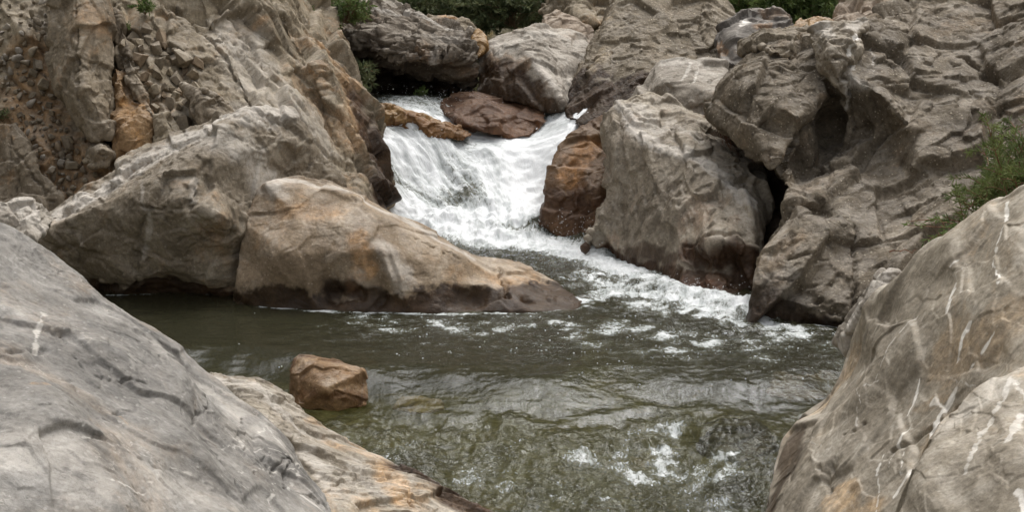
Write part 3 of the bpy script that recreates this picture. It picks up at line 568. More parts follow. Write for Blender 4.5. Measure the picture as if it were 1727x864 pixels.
rock('boulder', [(1065, 168, 15.6), (1085, 145, 15.7), (1100, 112, 15.8), (1115, 102, 15.9), (1150, 98, 15.9), (1190, 100, 15.9), (1225, 108, 15.8), (1240, 130, 15.5), (1225, 165, 15.2), (1225, 230, 14.9), (1170, 240, 15.0), (1100, 200, 15.3)], M['pale'],
    ridges=[[(1090, 146, 15.5), (1130, 140, 15.2), (1180, 150, 15.1), (1220, 160, 15.0)]], inner=[(1150, 120, 15.5), (1150, 180, 15.05)], thick=.7, vox=.022, smooth=4, seed=99, amp=SM, pale=[([(1120, 104), (1180, 104)], .08, .7)],
    veins=[([(1165, 105), (1150, 135)], 0.0210, .6), ([(1180, 105), (1170, 140)], 0.0140, .6)], label='smooth rounded pale grey boulder behind the crest of the ribbed boulder')

# --- big speckled boulder, upper middle
rock('boulder', [(956, 186, 16.3), (958, 160, 16.7), (985, 110, 17.3), (1000, 60, 17.6), (1025, 15, 18.0), (1040, -60, 18.6), (1200, -70, 18.8), (1235, 20, 18.2), (1255, 60, 17.8), (1260, 130, 17.2), (1180, 180, 16.4), (1080, 220, 15.9), (1030, 255, 15.7), (995, 250, 15.75), (975, 225, 15.85), (962, 205, 16.0)], M['middle'],
    ridges=[[(1020, 30, 17.6), (1010, 110, 16.9), (1000, 190, 16.0)], [(1160, -50, 18.4), (1185, 30, 17.5), (1210, 100, 17.0)]], inner=[(1080, 60, 17.1), (1090, 130, 16.5), (1060, 180, 16.05), (1140, 0, 17.8), (1060, 0, 17.7)],
    thick=1.4, vox=.03, smooth=4, seed=101, amp=dict(big=(.7, .06), f1=(.45, .05), f2=(.15, .015), rg=(2.2, .012), fn=(9., .010)), wet=(1.0, .34),
    cracks=[([(1190, 10), (1180, 50), (1210, 90)], .03, .05), ([(1000, 80), (990, 130)], .02, .02)], dents=[(1200, 30, .12, .08), (1095, 145, .06, .06)],
    label='massive speckled brown boulder behind the waterfall, cut by the top frame')
# --- light boulder
rock('boulder', [(800, 164, 17.0), (802, 120, 17.2), (803, 84, 17.4), (825, 70, 17.6), (850, 58, 17.8), (905, 42, 18.1), (950, 45, 18.1), (985, 60, 17.9), (1004, 80, 17.7), (1000, 120, 17.3), (975, 150, 17.0), (955, 176, 16.6), (945, 186, 16.5), (900, 180, 16.55), (850, 174, 16.7)], M['pale'],
    ridges=[[(803, 84, 17.3), (850, 74, 17.15), (880, 72, 17.05), (905, 105, 16.75), (935, 150, 16.5), (953, 180, 16.4)], [(880, 72, 17.05), (930, 60, 17.6), (960, 50, 17.9)]], inner=[(840, 120, 16.9), (880, 150, 16.65), (950, 110, 17.05)],
    thick=1., vox=.022, smooth=2, seed=103, amp=dict(SM, f1=(.4, .03), f2=(.12, .012)), wetp=[([(812, 125), (870, 132), (900, 150), (905, 170), (820, 158)], .17, 1.), ([(900, 165), (940, 180)], .12, 1.), ([(825, 105), (865, 108), (890, 135)], .08, .8)],
    ochre=[([(820, 100), (880, 110)], .12, .4)],
    pale=[([(815, 78), (880, 66), (930, 55)], .1, .6), ([(890, 85), (940, 150)], .06, .6)], label='sharp edged pale boulder with a dark wet face behind the waterfall')
rock('boulder', [(905, 50, 18.6), (915, 28, 18.7), (935, 14, 18.8), (945, 13, 18.8), (960, 22, 18.7), (985, 42, 18.5), (1003, 46, 18.4), (1002, 90, 18.1), (960, 90, 18.1), (915, 80, 18.3)], M['tan_wedge'], inner=[(950, 50, 18.3)], thick=.5, vox=.02, smooth=2, seed=105, amp=PA,
    label='tan pointed rock rising behind the sharp edged pale boulder', )
rock('boulder', [(905, 18, 20.0), (930, -5, 20.2), (960, -30, 20.4), (1060, -40, 20.4), (1055, 20, 19.8), (1005, 45, 19.4), (985, 42, 19.4), (940, 40, 19.6)], M['cliff'], inner=[(985, 10, 19.7)], ridges=[[(930, 0, 20), (985, 35, 19.4)]], thick=.8, vox=.03, smooth=2, seed=107, amp=RG,
    label='streaked grey boulder at the top edge behind the tan pointed rock')
# --- layered dark boulder, upper left
rock('boulder', [(568, 60, 17.2), (580, 30, 17.5), (600, 12, 17.8), (640, 12, 17.9), (690, 17, 17.9), (730, 30, 17.8), (770, 38, 17.7), (800, 55, 17.6), (803, 90, 17.3), (803, 130, 17.2), (800, 165, 17.3), (740, 168, 17.3), (680, 168, 17.2), (620, 168, 17.1), (590, 130, 17.0)], M['layered'],
    ridges=[[(585, 45, 17.2), (640, 55, 17.0), (690, 62, 17.0), (740, 75, 16.95), (795, 75, 17.0)], [(610, 70, 16.9), (660, 92, 16.8), (700, 95, 16.8), (755, 90, 16.75), (800, 105, 16.9)], [(600, 95, 17.25), (650, 108, 17.2), (720, 118, 17.15), (770, 128, 17.1), (800, 135, 17.3)],
            [(620, 150, 17.7), (700, 150, 17.7), (760, 150, 17.5)], [(740, 75, 16.95), (735, 90, 17.1)]],
    thick=1.1, vox=.022, smooth=2, seed=109, amp=dict(big=(.5, .04), f1=(.3, .07), f2=(.12, .022), rg=(2.6, .01), fn=(9., .006), crk=.03, sharp=110.), aniso=((0, 14, 0), (.6, 1, 1.9)), wetp=[([(620, 120), (680, 140), (750, 150)], .3, 1.), ([(610, 90), (640, 70)], .12, .5), ([(620, 30), (670, 40)], .08, .3), ([(600, 160), (780, 162)], .14, 1.)],
    pale=[([(600, 20), (690, 22), (790, 52)], .06, .9), ([(700, 60), (780, 65)], .1, .4), ([(730, 95), (760, 100)], .05, .7)],
    dents=[(650, 140, .22, .18), (700, 150, .15, .12), (770, 155, .1, .12), (640, 75, .06, .06)], cracks=[([(590, 60), (680, 80), (800, 85)], .03, .05), ([(620, 90), (700, 115), (760, 125)], .03, .06), ([(690, 55), (700, 90)], .02, .03)],
    label='dark layered ledge boulder with shadowed wet underside at the upper left of the falls')
rock('rock', [(560, 15, 18.6), (600, -10, 18.8), (660, -10, 18.8), (680, 10, 18.6), (670, 30, 18.3), (600, 30, 18.3)], M['pale'], thick=.5, vox=.02, smooth=2, seed=111, amp=PA, label='pale flat rock on top of the layered boulder beside the small shrub', cat='rock')
rock('rock', [(705, 35, 18.4), (720, 23, 18.5), (760, 22, 18.5), (790, 35, 18.3), (812, 55, 18.1), (815, 90, 17.9), (760, 80, 17.9), (710, 60, 18.1)], M['cliff'], thick=.4, vox=.02, smooth=3, seed=113, amp=PA, ochre=[([(745, 25), (765, 32)], .07, 1.)],
    label='low rounded rock with an orange patch behind the layered boulder', cat='rock')
rock('rock', [(797, 90, 17.15), (799, 60, 17.3), (806, 50, 17.35), (818, 62, 17.3), (815, 85, 17.1), (806, 96, 17.0)], M['amber'], thick=.25, vox=.012, smooth=3, seed=114, amp=PA, label='small yellowish stone jammed between the layered boulder and the pale boulder', cat='rock')
# --- top right rocks
rock('boulder', [(1205, 75, 16.8), (1215, 45, 17.0), (1240, 22, 17.1), (1265, 10, 17.2), (1300, 12, 17.2), (1340, 30, 17.0), (1350, 60, 16.6), (1300, 90, 16.3), (1270, 120, 16.1), (1235, 112, 16.2), (1212, 98, 16.5)], M['dark_vein'],
    ridges=[[(1240, 22, 17.1), (1270, 45, 16.7), (1310, 38, 16.8)], [(1270, 45, 16.7), (1240, 80, 16.4)]], thick=.7, vox=.022, smooth=3, seed=115, amp=dict(SM, f1=(.3, .05)),
    veins=[([(1245, 17), (1255, 30), (1262, 35)], 0.0613, 1.), ([(1262, 20), (1290, 24)], 0.0140, .8), ([(1255, 45), (1300, 35)], 0.0105, .6)], ochre=[([(1210, 75), (1220, 90)], .06, .6), ([(1290, 20), (1335, 30)], .09, .3), ([(1275, 50), (1300, 42)], .05, .5)],
    label='dark grey boulder with a thick white vein near the top right')
rock('boulder', [(1335, 40, 16.4), (1350, 30, 16.5), (1375, 26, 16.5), (1400, 30, 16.4), (1418, 42, 16.2), (1415, 90, 15.8), (1345, 80, 15.9)], M['amber'], thick=.5, vox=.02, smooth=3, seed=117, amp=PA, label='low reddish brown rock between the green bank and the right cliff')
rock('boulder', [(1405, 40, 16.6), (1420, 0, 17.0), (1430, -60, 17.4), (1560, -60, 17.2), (1540, 20, 16.4), (1470, 60, 15.8), (1420, 60, 16.0)], M['tan_wedge'], ridges=[[(1420, 20, 16.7), (1460, 25, 16.2), (1520, 0, 16.3)]], thick=.7, vox=.025, smooth=2, seed=119, amp=dict(PA, f1=(.3, .08)),
    dents=[(1478, 8, .08, .12), (1436, 32, .04, .06)], label='tan pitted boulder at the top edge above the right cliff')
# --- rocks inside the falls
rock('boulder', [(735, 185, 16.6), (745, 170, 16.8), (765, 163, 16.9), (810, 165, 16.9), (850, 178, 16.8), (890, 182, 16.7), (918, 188, 16.6), (925, 210, 16.3), (905, 235, 16.15), (870, 240, 16.1), (830, 236, 16.05), (790, 218, 16.15), (755, 200, 16.35)], M['red_wet'],
    ridges=[[(745, 175, 16.7), (800, 180, 16.45), (850, 195, 16.3), (900, 200, 16.3)]], inner=[(840, 215, 16.05)], thick=.5, vox=.02, smooth=3, seed=121, amp=dict(SM, f1=(.3, .03), f2=(.1, .008)), wet=(1., .1), dz=.03,
    label='wet reddish brown rock splitting the water at the lip of the waterfall')
rock('boulder', [(615, 180, 16.23), (650, 180, 16.28), (690, 192, 16.23), (730, 207, 16.13), (770, 223, 16.08), (800, 236, 16.03), (780, 248, 15.93), (730, 240, 15.98), (680, 226, 16.03), (630, 225, 16.08)], M['amber'],
    ridges=[[(620, 195, 16.13), (690, 203, 16.08), (790, 238, 15.96)]], thick=.4, vox=.018, smooth=3, seed=123, amp=PA, wet=(.8, .1), wetp=[([(690, 200), (790, 240)], .09, 1.)], dz=.05, label='long low amber rock in the upper left of the waterfall')
rock('rock', [(796, 318, 15.43), (802, 310, 15.45), (812, 312, 15.45), (815, 320, 15.4), (806, 326, 15.38)], M['amber'], thick=.12, vox=.008, smooth=2, lev=0, seed=125, amp=dict(big=(.5, .0), f1=(.1, .01), f2=(.05, .0), rg=(2., 0), fn=(9., .002)), label='fist sized cream stone showing in the middle of the waterfall', cat='rock')
# --- rocks in the drop
rock('rock', [(487, 660, 10.15), (489, 630, 10.25), (496, 610, 10.30), (508, 601, 10.35), (530, 603, 10.35), (565, 612, 10.30), (600, 621, 10.25), (614, 630, 10.20), (620, 650, 10.15), (620, 690, 10.05), (560, 700, 10.00), (493, 692, 10.05)], M['rust'],
    ridges=[[(492, 640, 10.15), (512, 612, 10.20), (560, 622, 10.10), (610, 632, 10.10)]], inner=[(550, 660, 9.92)], thick=.28, vox=.01, smooth=3, seed=127, amp=dict(big=(.3, .012), f1=(.16, .012), f2=(.05, .0015), f3=0, rg=(5, .002), fn=(14., .002)), zw=-.1,
    wetp=[([(515, 604), (560, 612), (585, 620)], .05, .6), ([(487, 650), (500, 610)], .03, .7), ([(500, 670), (610, 672)], .04, .8)], dz=.015, label='small squarish orange brown rock standing in the smooth slide of the pool', cat='rock')
rock('rock', [(660, 690, 10.19), (675, 672, 10.24), (710, 668, 10.24), (745, 676, 10.22), (752, 692, 10.14), (700, 700, 10.09)], M['amber'], thick=.25, vox=.012, smooth=3, seed=129, amp=dict(big=(.3, .01), f1=(.12, .01), f2=(.05, .0), rg=(3, .003), fn=(9., .002)), dz=.0, label='flat yellow rock just under the water right of the orange brown rock', cat='rock')
rock('rock', [(1180, 745, 9.73), (1195, 712, 9.88), (1230, 700, 9.98), (1275, 702, 9.98), (1300, 720, 9.88), (1310, 745, 9.73), (1250, 770, 9.58)], M['dark_vein'], thick=.3, vox=.014, smooth=3, seed=131, amp=PA, wet=(0, 1.), dz=-.05, label='black rounded rock drowned in the rapids beside the veined right boulder', cat='rock')
rock('rock', [(1285, 640, 10.35), (1300, 618, 10.5), (1350, 608, 10.6), (1400, 612, 10.55), (1425, 625, 10.4), (1400, 650, 10.2), (1330, 655, 10.2)], M['red_wet'], thick=.3, vox=.014, smooth=4, seed=133, amp=PA, wet=(0, 1.), dz=-.09, label='reddish flat rock under the pool surface near the veined right boulder', cat='rock')

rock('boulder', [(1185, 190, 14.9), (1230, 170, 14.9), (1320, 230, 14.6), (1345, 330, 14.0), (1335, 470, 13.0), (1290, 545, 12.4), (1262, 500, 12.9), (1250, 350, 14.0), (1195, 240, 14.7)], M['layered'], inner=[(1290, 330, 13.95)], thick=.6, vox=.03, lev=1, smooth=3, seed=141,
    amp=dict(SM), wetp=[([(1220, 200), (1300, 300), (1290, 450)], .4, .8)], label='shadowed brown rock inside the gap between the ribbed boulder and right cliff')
# ================================================================== GROUND
def terr(x, y):
    p = np.stack([x, y, np.zeros_like(x)], 1)
    bed = np.interp(y, [-60, 0, 2, 3, 4.5, 7, 8.4, 9.6, 10.2, 14.8, 15.6, 16.4, 17.5, 24, 28, 45, 70, 150], [1.2, 1.2, 1.1, .6, -.4, -.8, -.75, -.68, -.6, -.5, .0, .62, .85, .95, 4.5, 26, 48, 90])  # upper hillside, out of view, steepened to keep bright sky off the water
    chan = np.interp(y, [0, 8, 15, 20, 30], [2.6, 2.7, 3.2, 3., 2.])
    side = np.maximum(0, np.abs(x) - chan) * np.interp(y, [0, 8, 20], [.5, .7, .8])
    return bed + side + .09 * fbm(p * .9, 4, 3) + .05 * fbm(p * 3.5, 3, 8) + np.minimum(side, 1.) * .4 * fbm(p * .3, 3, 5)
def grid(xs, ys, fz, name, attrf=None):
    X, Y = np.meshgrid(xs, ys); nx, ny = len(xs), len(ys)
    x, y = X.ravel(), Y.ravel(); z = fz(x, y)
    i = np.arange((nx - 1) * (ny - 1)); r, c = i // (nx - 1), i % (nx - 1); a = r * nx + c
    f = np.stack([a, a + 1, a + nx + 1, a + nx], 1).ravel()
    return npmesh(name, np.stack([x, y, z], 1), f, 4, {k: np.zeros(len(x)) for k in ('wet', 'vein', 'ochre', 'pale')})
xs = np.concatenate([np.linspace(-150, -8, 50), np.linspace(-7.8, 7.8, 260), np.linspace(8, 150, 50)])
ys = np.concatenate([np.linspace(-60, 2.9, 40), np.linspace(3, 26, 380), np.linspace(26.5, 200, 90)])
gr = link('ground', grid(xs, ys, terr, 'ground'), M['bed']); tag(gr, kind='structure')

# stones lying on the streambed, seen through the water
# ================================================================== WATER
def water_mat():
    m, t, out = newmat('stream_water'); b = NB(t)
    geo = b.n('NewGeometry'); tc = b.n('TexCoord').outputs['Object']
    foam = b.attr('foam'); turb = b.attr('turb')
    mp = b.n('CombineXYZ'); b.l(b.attr('fu'), mp.inputs[0]); b.l(b.attr('fv'), mp.inputs[1])
    fl = mp.outputs[0]
    # water proper
    n_r = b.noise(fl, 16, 5, .6, 1.2); n_f = b.noise(fl, 40, 4, .6, .8)
    b1n = b.n('Bump'); b.l(n_r, b1n.inputs['Height']); b1n.inputs['Distance'].default_value = .03; b.l(b.mr(turb, 0, .8, .16, .6), b1n.inputs['Strength']); b1 = b1n.outputs[0]; 
    bn = b.n('Bump'); b.l(n_f, bn.inputs['Height']); bn.inputs['Distance'].default_value = .008
    b.l(b.mr(turb, 0, 1, .03, .75), bn.inputs['Strength']); b.l(b1, bn.inputs['Normal'])
    gl = b.n('BsdfGlossy'); gl.inputs['Roughness'].default_value = .06; gl.inputs['Color'].default_value = (.95, .97, 1, 1); b.l(bn.outputs[0], gl.inputs['Normal'])
    tr = b.n('BsdfTransparent'); tr.inputs['Color'].default_value = (.66, .67, .45, 1)
    df = b.n('BsdfDiffuse'); df.inputs['Color'].default_value = (.085, .088, .055, 1); b.l(b1, df.inputs['Normal'])
    # where the flow is aerated the body turns a milky green
    dc = b.mix(b.mr(foam, .3, 1.), (.115, .113, .066), (.33, .355, .32)); b.l(dc, df.inputs['Color'])
    ms = b.n('MixShader'); b.l(b.mr(foam, .2, .95, .22, .85), ms.inputs[0]); b.l(tr.outputs[0], ms.inputs[1]); b.l(df.outputs[0], ms.inputs[2])
    gl.inputs['Roughness'].default_value = .05
    fr = b.n('Fresnel'); fr.inputs['IOR'].default_value = 1.33; b.l(bn.outputs[0], fr.inputs['Normal'])
    mw = b.n('MixShader'); b.l(fr.outputs[0], mw.inputs[0]); b.l(ms.outputs[0], mw.inputs[1]); b.l(gl.outputs[0], mw.inputs[2])
    # foam
    f1 = b.noise(tc, 15, 10, .75, 1.2); f2 = b.noise(fl, 48, 8, .72, .6)
    fm = b.m('ADD', b.m('MULTIPLY', f1, .5), b.m('MULTIPLY', f2, .5))
    fm = b.m('ADD', b.m('MULTIPLY', fm, 1.5), -.25)
    mask = b.mr(b.m('ADD', b.m('MULTIPLY', foam, .62), fm), .78, .96)
    wh = b.n('BsdfPrincipled'); wh.inputs['Roughness'].default_value = .45; wh.inputs['Base Color'].default_value = (.74, .765, .78, 1)
    wh.inputs['Specular IOR Level'].default_value = .5
    fb = b.bump(b.noise(fl, 22, 8, .65, .5), .45, .04); fb2 = b.bump(b.noise(tc, 90, 4, .6), .3, .010, fb)
    b.l(fb2, wh.inputs['Normal'])
    b.l(b.mix(b.mr(b.m('ADD', foam, b.m('MULTIPLY', b.m('SUBTRACT', b.noise(fl, 14, 9, .72, .6), .5), 2.2)), .35, 1.15), (.36, .39, .385), (.80, .82, .83)), wh.inputs['Base Color'])
    mf = b.n('MixShader'); b.l(mask, mf.inputs[0]); b.l(mw.outputs[0], mf.inputs[1]); b.l(wh.outputs[0], mf.inputs[2])
    b.l(mf.outputs[0], out.inputs[0]); return m
M['water'] = water_mat()

def blob(x, y, px, py, rx, ry, z=0.):
    c = W(px, py, z); return np.exp(-(((x - c.x) / rx) ** 2 + ((y - c.y) / ry) ** 2))
def seg(x, y, pts, z=0.):
    d = np.full(len(x), 9.)
    q = [W(a, c, z) for a, c in pts]
    for a, c in zip(q, q[1:]):
        ax, ay = c.x - a.x, c.y - a.y; L = ax * ax + ay * ay
        t = np.clip(((x - a.x) * ax + (y - a.y) * ay) / L, 0, 1)
        d = np.minimum(d, np.hypot(x - a.x - t * ax, y - a.y - t * ay))
    return d
nr, ncol = 1150, 620
ty = np.linspace(0, 1, nr)
Yr = np.interp(ty, [0, .12, .62, .9, 1.], [6.4, 7.6, 13.0, 17.0, 21.])
U = np.linspace(-1, 1, ncol)
YY = np.repeat(Yr, ncol); XX = np.tile(U, nr) * (YY * .33 + .4)
# cascade profile: falling sheet between the cliff and the wet brown rock
p2 = np.stack([XX, YY, np.zeros_like(XX)], 1)
lip = 16.25 + .12 * perlin(p2 * 1.3, 4)
cpx = np.array([W(q, 650).x for q in (380, 480, 560, 660, 760, 900, 1050, 1180, 1300, 1400)])
crest = np.interp(XX, cpx, [11.0, 10.8, 10.62, 10.45, 10.33, 10.28, 10.42, 10.46, 10.28, 10.5]) + .08 * perlin(p2 * np.array([1.6, .8, 0]) + 8, 7) + .02 * perlin(p2 * np.array([5., 2., 0]), 9)
s = YY - crest
z = np.where(s > 0, 0, 0.)
s = s + .10 * perlin(p2 * np.array([2.2, 2.2, 0]) + 5, 11)
drop = .15 * (1 - sstep(-.62, .15, s))
z = z - drop - np.interp(YY, [6.4, 8.4, 10.0], [.45, .19, 0.])
lower = 1 - sstep(-.80, -.30, s + .18 * perlin(p2 * np.array([3.5, 2.5, 0]) + 15, 12))
slide = np.exp(-((s + .15) / .3) ** 2)
cas = np.interp(YY - (lip - 16.25), [14.75, 15.0, 15.2, 15.5, 15.9, 16.2, 16.45, 17., 21.], [0, .03, .13, .38, .74, .95, 1.03, 1.10, 1.2])
z = z + cas
fallm = sstep(14.9, 15.3, YY) * (1 - sstep(16.6, 17.2, YY))
# ripples
wp = p2.copy(); wp[:, 1] *= 1.6
turbR = np.exp(-(seg(XX, YY, [(900, 430), (1020, 455), (1120, 490), (1250, 530)]) / .75) ** 2)
turbP = np.exp(-(seg(XX, YY, [(700, 540), (1000, 560), (1380, 600)]) / .9) ** 2)
calm = sstep(W(640, 560).x, W(300, 560).x, XX)
base_t = .25 + .45 * turbP
turb = (1 - slide * np.interp(XX, [W(620, 650).x, W(900, 650).x], [.85, .25])) * np.clip(np.maximum(np.maximum(base_t * (1 - .75 * calm), turbR), np.maximum(lower * .85, fallm)), 0, 1)
z += .010 * (.35 + turb) * fbm(wp * 3.5, 3, 12) + .0045 * (.12 + turb) * ridged(wp * 9 + .4 * np.stack([perlin(wp * 4, 1), perlin(wp * 4, 2), 0 * XX], 1), 3, 14)
z += turbR * (.03 * ridged(p2 * 5, 4, 17) - .02)
z += lower * .009 * (ridged(p2 * np.array([13., 9., 1]), 3, 25) - .7)
z += lower * (.030 * ridged(p2 * np.array([3.4, 2.6, 1]), 4, 22) - .02 + .03 * fbm(p2 * 1.6, 2, 23))
# smooth slide around the orange rock, standing wave lines below
cx = W(555, 650).x
z += .035 * np.exp(-((XX - cx) / .35) ** 2) * np.exp(-((YY - 10.5) / .14) ** 2) - .03 * np.exp(-((XX - cx) / .36) ** 2) * np.exp(-((YY - 9.95) / .15) ** 2)
z += .016 * np.exp(-((YY - crest + .50) / .07) ** 2) * sstep(W(640, 690).x, W(800, 690).x, XX)
mound = blob(XX, YY, 1250, 722, .26, .20, -.12); z += .10 * mound
z += -.10 * blob(XX, YY, 1130, 800, .35, .4, -.3) + .05 * blob(XX, YY, 1235, 790, .2, .25, -.25)
# fall relief: streaks running down the sheet
kx = np.interp(XX, [W(640, 400).x, W(780, 400).x, W(860, 400).x, W(960, 400).x], [.75, .45, .1, -.45])
fp = np.stack([XX + (YY - 15) * kx, YY * .38, np.zeros_like(XX)], 1)
z -= .24 * np.exp(-((XX - P(840, 200, 16.3).x) / .62) ** 4 - ((YY - 16.35) / .45) ** 2)
z += fallm * (.075 * fbm(fp * 2.2, 2, 30) + .034 * (ridged(fp * 6, 4, 31, .5) - .6) + .008 * fbm(p2 * 22, 3, 32))
xr = W(860, 400).x
z += np.exp(-((YY - 14.95) / .35) ** 2) * sstep(W(620, 400).x, W(760, 400).x, XX) * (.08 + .09 * ridged(p2 * 3.2, 4, 36)) * .8
# cushions of foam against the rocks at the foot
z += .10 * np.exp(-(seg(XX, YY, [(930, 402), (990, 408), (1010, 425)]) / .16) ** 2)
z += .07 * np.exp(-(seg(XX, YY, [(1100, 480), (1150, 500), (1260, 520)]) / .12) ** 2)
# foam amount
foam = np.zeros_like(XX)
n1 = fbm(p2 * 2.2, 3, 40); n2 = fbm(p2 * 6, 3, 41)
foam = np.maximum(foam, (.95 + .25 * fbm(fp * 3., 3, 44)) * sstep(14.55, 14.95, YY + .12 * n1) * (1 - sstep(16.5, 17.1, YY)))
left = sstep(W(870, 400).x, W(770, 400).x, XX + .3 * (YY - 15.5)) * sstep(15.1, 15.3, YY) * (1 - sstep(16.0, 16.25, YY))
foam -= left * (.30 * sstep(-.35, .25, fbm(fp * 2.4, 3, 43) + .12) + .11)
foam = np.where(YY > 16.4, np.maximum(0, .75 - .5 * (YY - 16.4)) * (XX < 1e9), foam)
foam = np.maximum(foam, .95 * np.exp(-(seg(XX, YY, [(820, 410), (930, 420), (1010, 440), (1060, 460)]) / .30) ** 2))
foam = np.maximum(foam, (.80 + .3 * n2) * np.exp(-(seg(XX, YY, [(1000, 435), (1090, 475), (1160, 500), (1270, 525)]) / .26) ** 2))
foam = np.maximum(foam, (.70 + .4 * n2) * np.exp(-(seg(XX, YY, [(985, 505), (1060, 490), (1180, 520), (1300, 535)]) / .22) ** 2))
foam = np.maximum(foam, 1. * np.exp(-(seg(XX, YY, [(640, 400), (680, 390), (760, 405), (850, 415)]) / .3) ** 2))
foam = np.maximum(foam, .30 * turbR + .22 * n1)
foam = np.maximum(foam, (.36 + .28 * n1 + .3 * n2) * turbP)
foam = np.maximum(foam, (.62 + .5 * n2) * np.exp(-(seg(XX, YY, [(1000, 470), (1120, 520), (1250, 540), (1330, 560)]) / .35) ** 2))
foam = np.maximum(foam, (.5 + .5 * n2) * np.exp(-(seg(XX, YY, [(900, 545), (1080, 560), (1250, 580)]) / .2) ** 2))
for ln, st, wd in (([(440, 518), (560, 527), (640, 529), (720, 531), (900, 529), (985, 518)], .62, .06), ([(180, 498), (280, 496), (388, 499)], .45, .04), ([(1262, 546), (1350, 551), (1430, 554)], .55, .05), ([(1120, 470), (1180, 508), (1275, 506)], .9, .10)):
    foam = np.maximum(foam, (st + .45 * n2) * np.exp(-(seg(XX, YY, ln) / wd) ** 2))
lf = lower * (.30 + .35 * n1 + .2 * n2)
lf = np.maximum(lf, (.6 + .5 * n2) * np.exp(-(seg(XX, YY, [(850, 700), (900, 705), (1000, 712), (1100, 705), (1180, 700)], -.2) / .10) ** 2))
lf = np.maximum(lf, (.50 + .5 * n2) * np.exp(-(seg(XX, YY, [(1110, 710), (1130, 770), (1060, 790)], -.25) / .26) ** 2) * lower)
lf = np.maximum(lf, (.46 + .5 * n2) * np.exp(-(seg(XX, YY, [(1300, 740), (1230, 790), (1200, 864), (1160, 900)], -.3) / .24) ** 2) * lower)
lf = np.maximum(lf, (.5 + .4 * n2) * np.exp(-(seg(XX, YY, [(1220, 690), (1300, 695), (1320, 730)], -.1) / .06) ** 2))
lf = lf * .92 - .5 * mound
foam = np.maximum(foam, lf * np.maximum(lower, .3)); foam = np.clip(foam, 0, 1.2)
st_ = np.interp(Yr, [6, 9.6, 10.3, 14.6, 15.2, 17, 21], [.5, .5, .6, .6, .16, .3, .5]); fvv = np.repeat(np.cumsum(st_ * np.gradient(Yr)), ncol)
i = np.arange((ncol - 1) * (nr - 1)); r, c = i // (ncol - 1), i % (ncol - 1); a = r * ncol + c
wm = npmesh('water', np.stack([XX, YY, z], 1), np.stack([a, a + 1, a + ncol + 1, a + ncol], 1).ravel(), 4, {'foam': foam, 'turb': turb, 'fu': XX + (YY - 15) * kx * sstep(14.6, 15.4, YY), 'fv': fvv})
wo = link('water', wm, M['water']); tag(wo, kind='structure')
wat_bvh = mkbvh(wm, np.stack([XX, YY, z], 1))
def onwater(px, py):
    h = wat_bvh.ray_cast(CAM, ray(px, py).normalized()); return h[0], h[1]

def simple_mat(name, col, rough=.5, trans=0., col2=None, scale=8.):
    m, t, out = newmat(name); b = NB(t)
    pr = b.n('BsdfPrincipled'); pr.inputs['Roughness'].default_value = rough; pr.inputs['Specular IOR Level'].default_value = .3
    if col2:
        c = b.mix(b.mr(b.noise(b.n('TexCoord').outputs['Object'], scale, 4), .35, .65), col, col2); b.l(c, pr.inputs['Base Color'])
    else: pr.inputs['Base Color'].default_value = (*col, 1)
    if trans:
        tl = b.n('BsdfTranslucent'); 
        if col2: b.l(c, tl.inputs[0])
        else: tl.inputs[0].default_value = (*col, 1)
        ms = b.n('MixShader'); ms.inputs[0].default_value = trans; b.l(pr.outputs[0], ms.inputs[1]); b.l(tl.outputs[0], ms.inputs[2]); b.l(ms.outputs[0], out.inputs[0])
    else: b.l(pr.outputs[0], out.inputs[0])
    return m
M['drop'] = simple_mat('white_water_drops', (.75, .78, .8), .5)
rnd = random.Random(5)
def blobs(name, places, mat):
    bm = bmesh.new()
    for (p, r, fz) in places:
        bmesh.ops.create_icosphere(bm, subdivisions=1, radius=r, matrix=Matrix.Translation(p) @ Matrix.Rotation(rnd.random() * 6, 4, 'X') @ Matrix.Diagonal((1 + rnd.random() * .5, 1, fz, 1)))
    me = bpy.data.meshes.new(name); bm.to_mesh(me); bm.free()
    for p in me.polygons: p.use_smooth = True
    return link(name, me, mat)
pl = []
for k in range(1300):
    px, py = rnd.choice([(rnd.gauss(880, 70), rnd.gauss(380, 25)), (rnd.gauss(985, 30), rnd.gauss(385, 25)), (rnd.gauss(1170, 60), rnd.gauss(492, 10)), (rnd.gauss(760, 70), rnd.gauss(250, 60)), (rnd.gauss(930, 15), rnd.gauss(300, 50)), (rnd.gauss(740, 70), rnd.gauss(165, 14))])
    h, nn_ = onwater(px, py)
    if h is None: continue
    pl.append((h + Vector((0, -.05 - rnd.random() * .1, .01 + abs(rnd.gauss(0, .05)))), rnd.uniform(.0012, .0042), 1.))
so = blobs('spray_drops', pl, M['drop']); tag(so, 'white spray drops thrown up over the waterfall and rapids', 'spray', kind='stuff')
pl = []
for k in range(150):
    px = rnd.uniform(300, 1420); py = 520 + 130 * rnd.random() ** 1.0
    if rnd.random() > (.25 + .75 * min(1, max(0, (px - 500) / 400))): continue
    if rnd.random() < .6: px, py = rnd.gauss(1080, 170), rnd.gauss(575, 25)
    h, nn_ = onwater(px, py)
    if h is None or h.y < 10.1: continue
    for j in range(rnd.choice([1, 1, 2, 4])):
        q = h + Vector((rnd.gauss(0, .02), rnd.gauss(0, .02), 0)); pl.append((q, rnd.uniform(.002, .006), .5))
so = blobs('foam_bubbles', pl, M['drop']); tag(so, 'small white foam bubbles drifting on the pool surface', 'foam', kind='stuff')
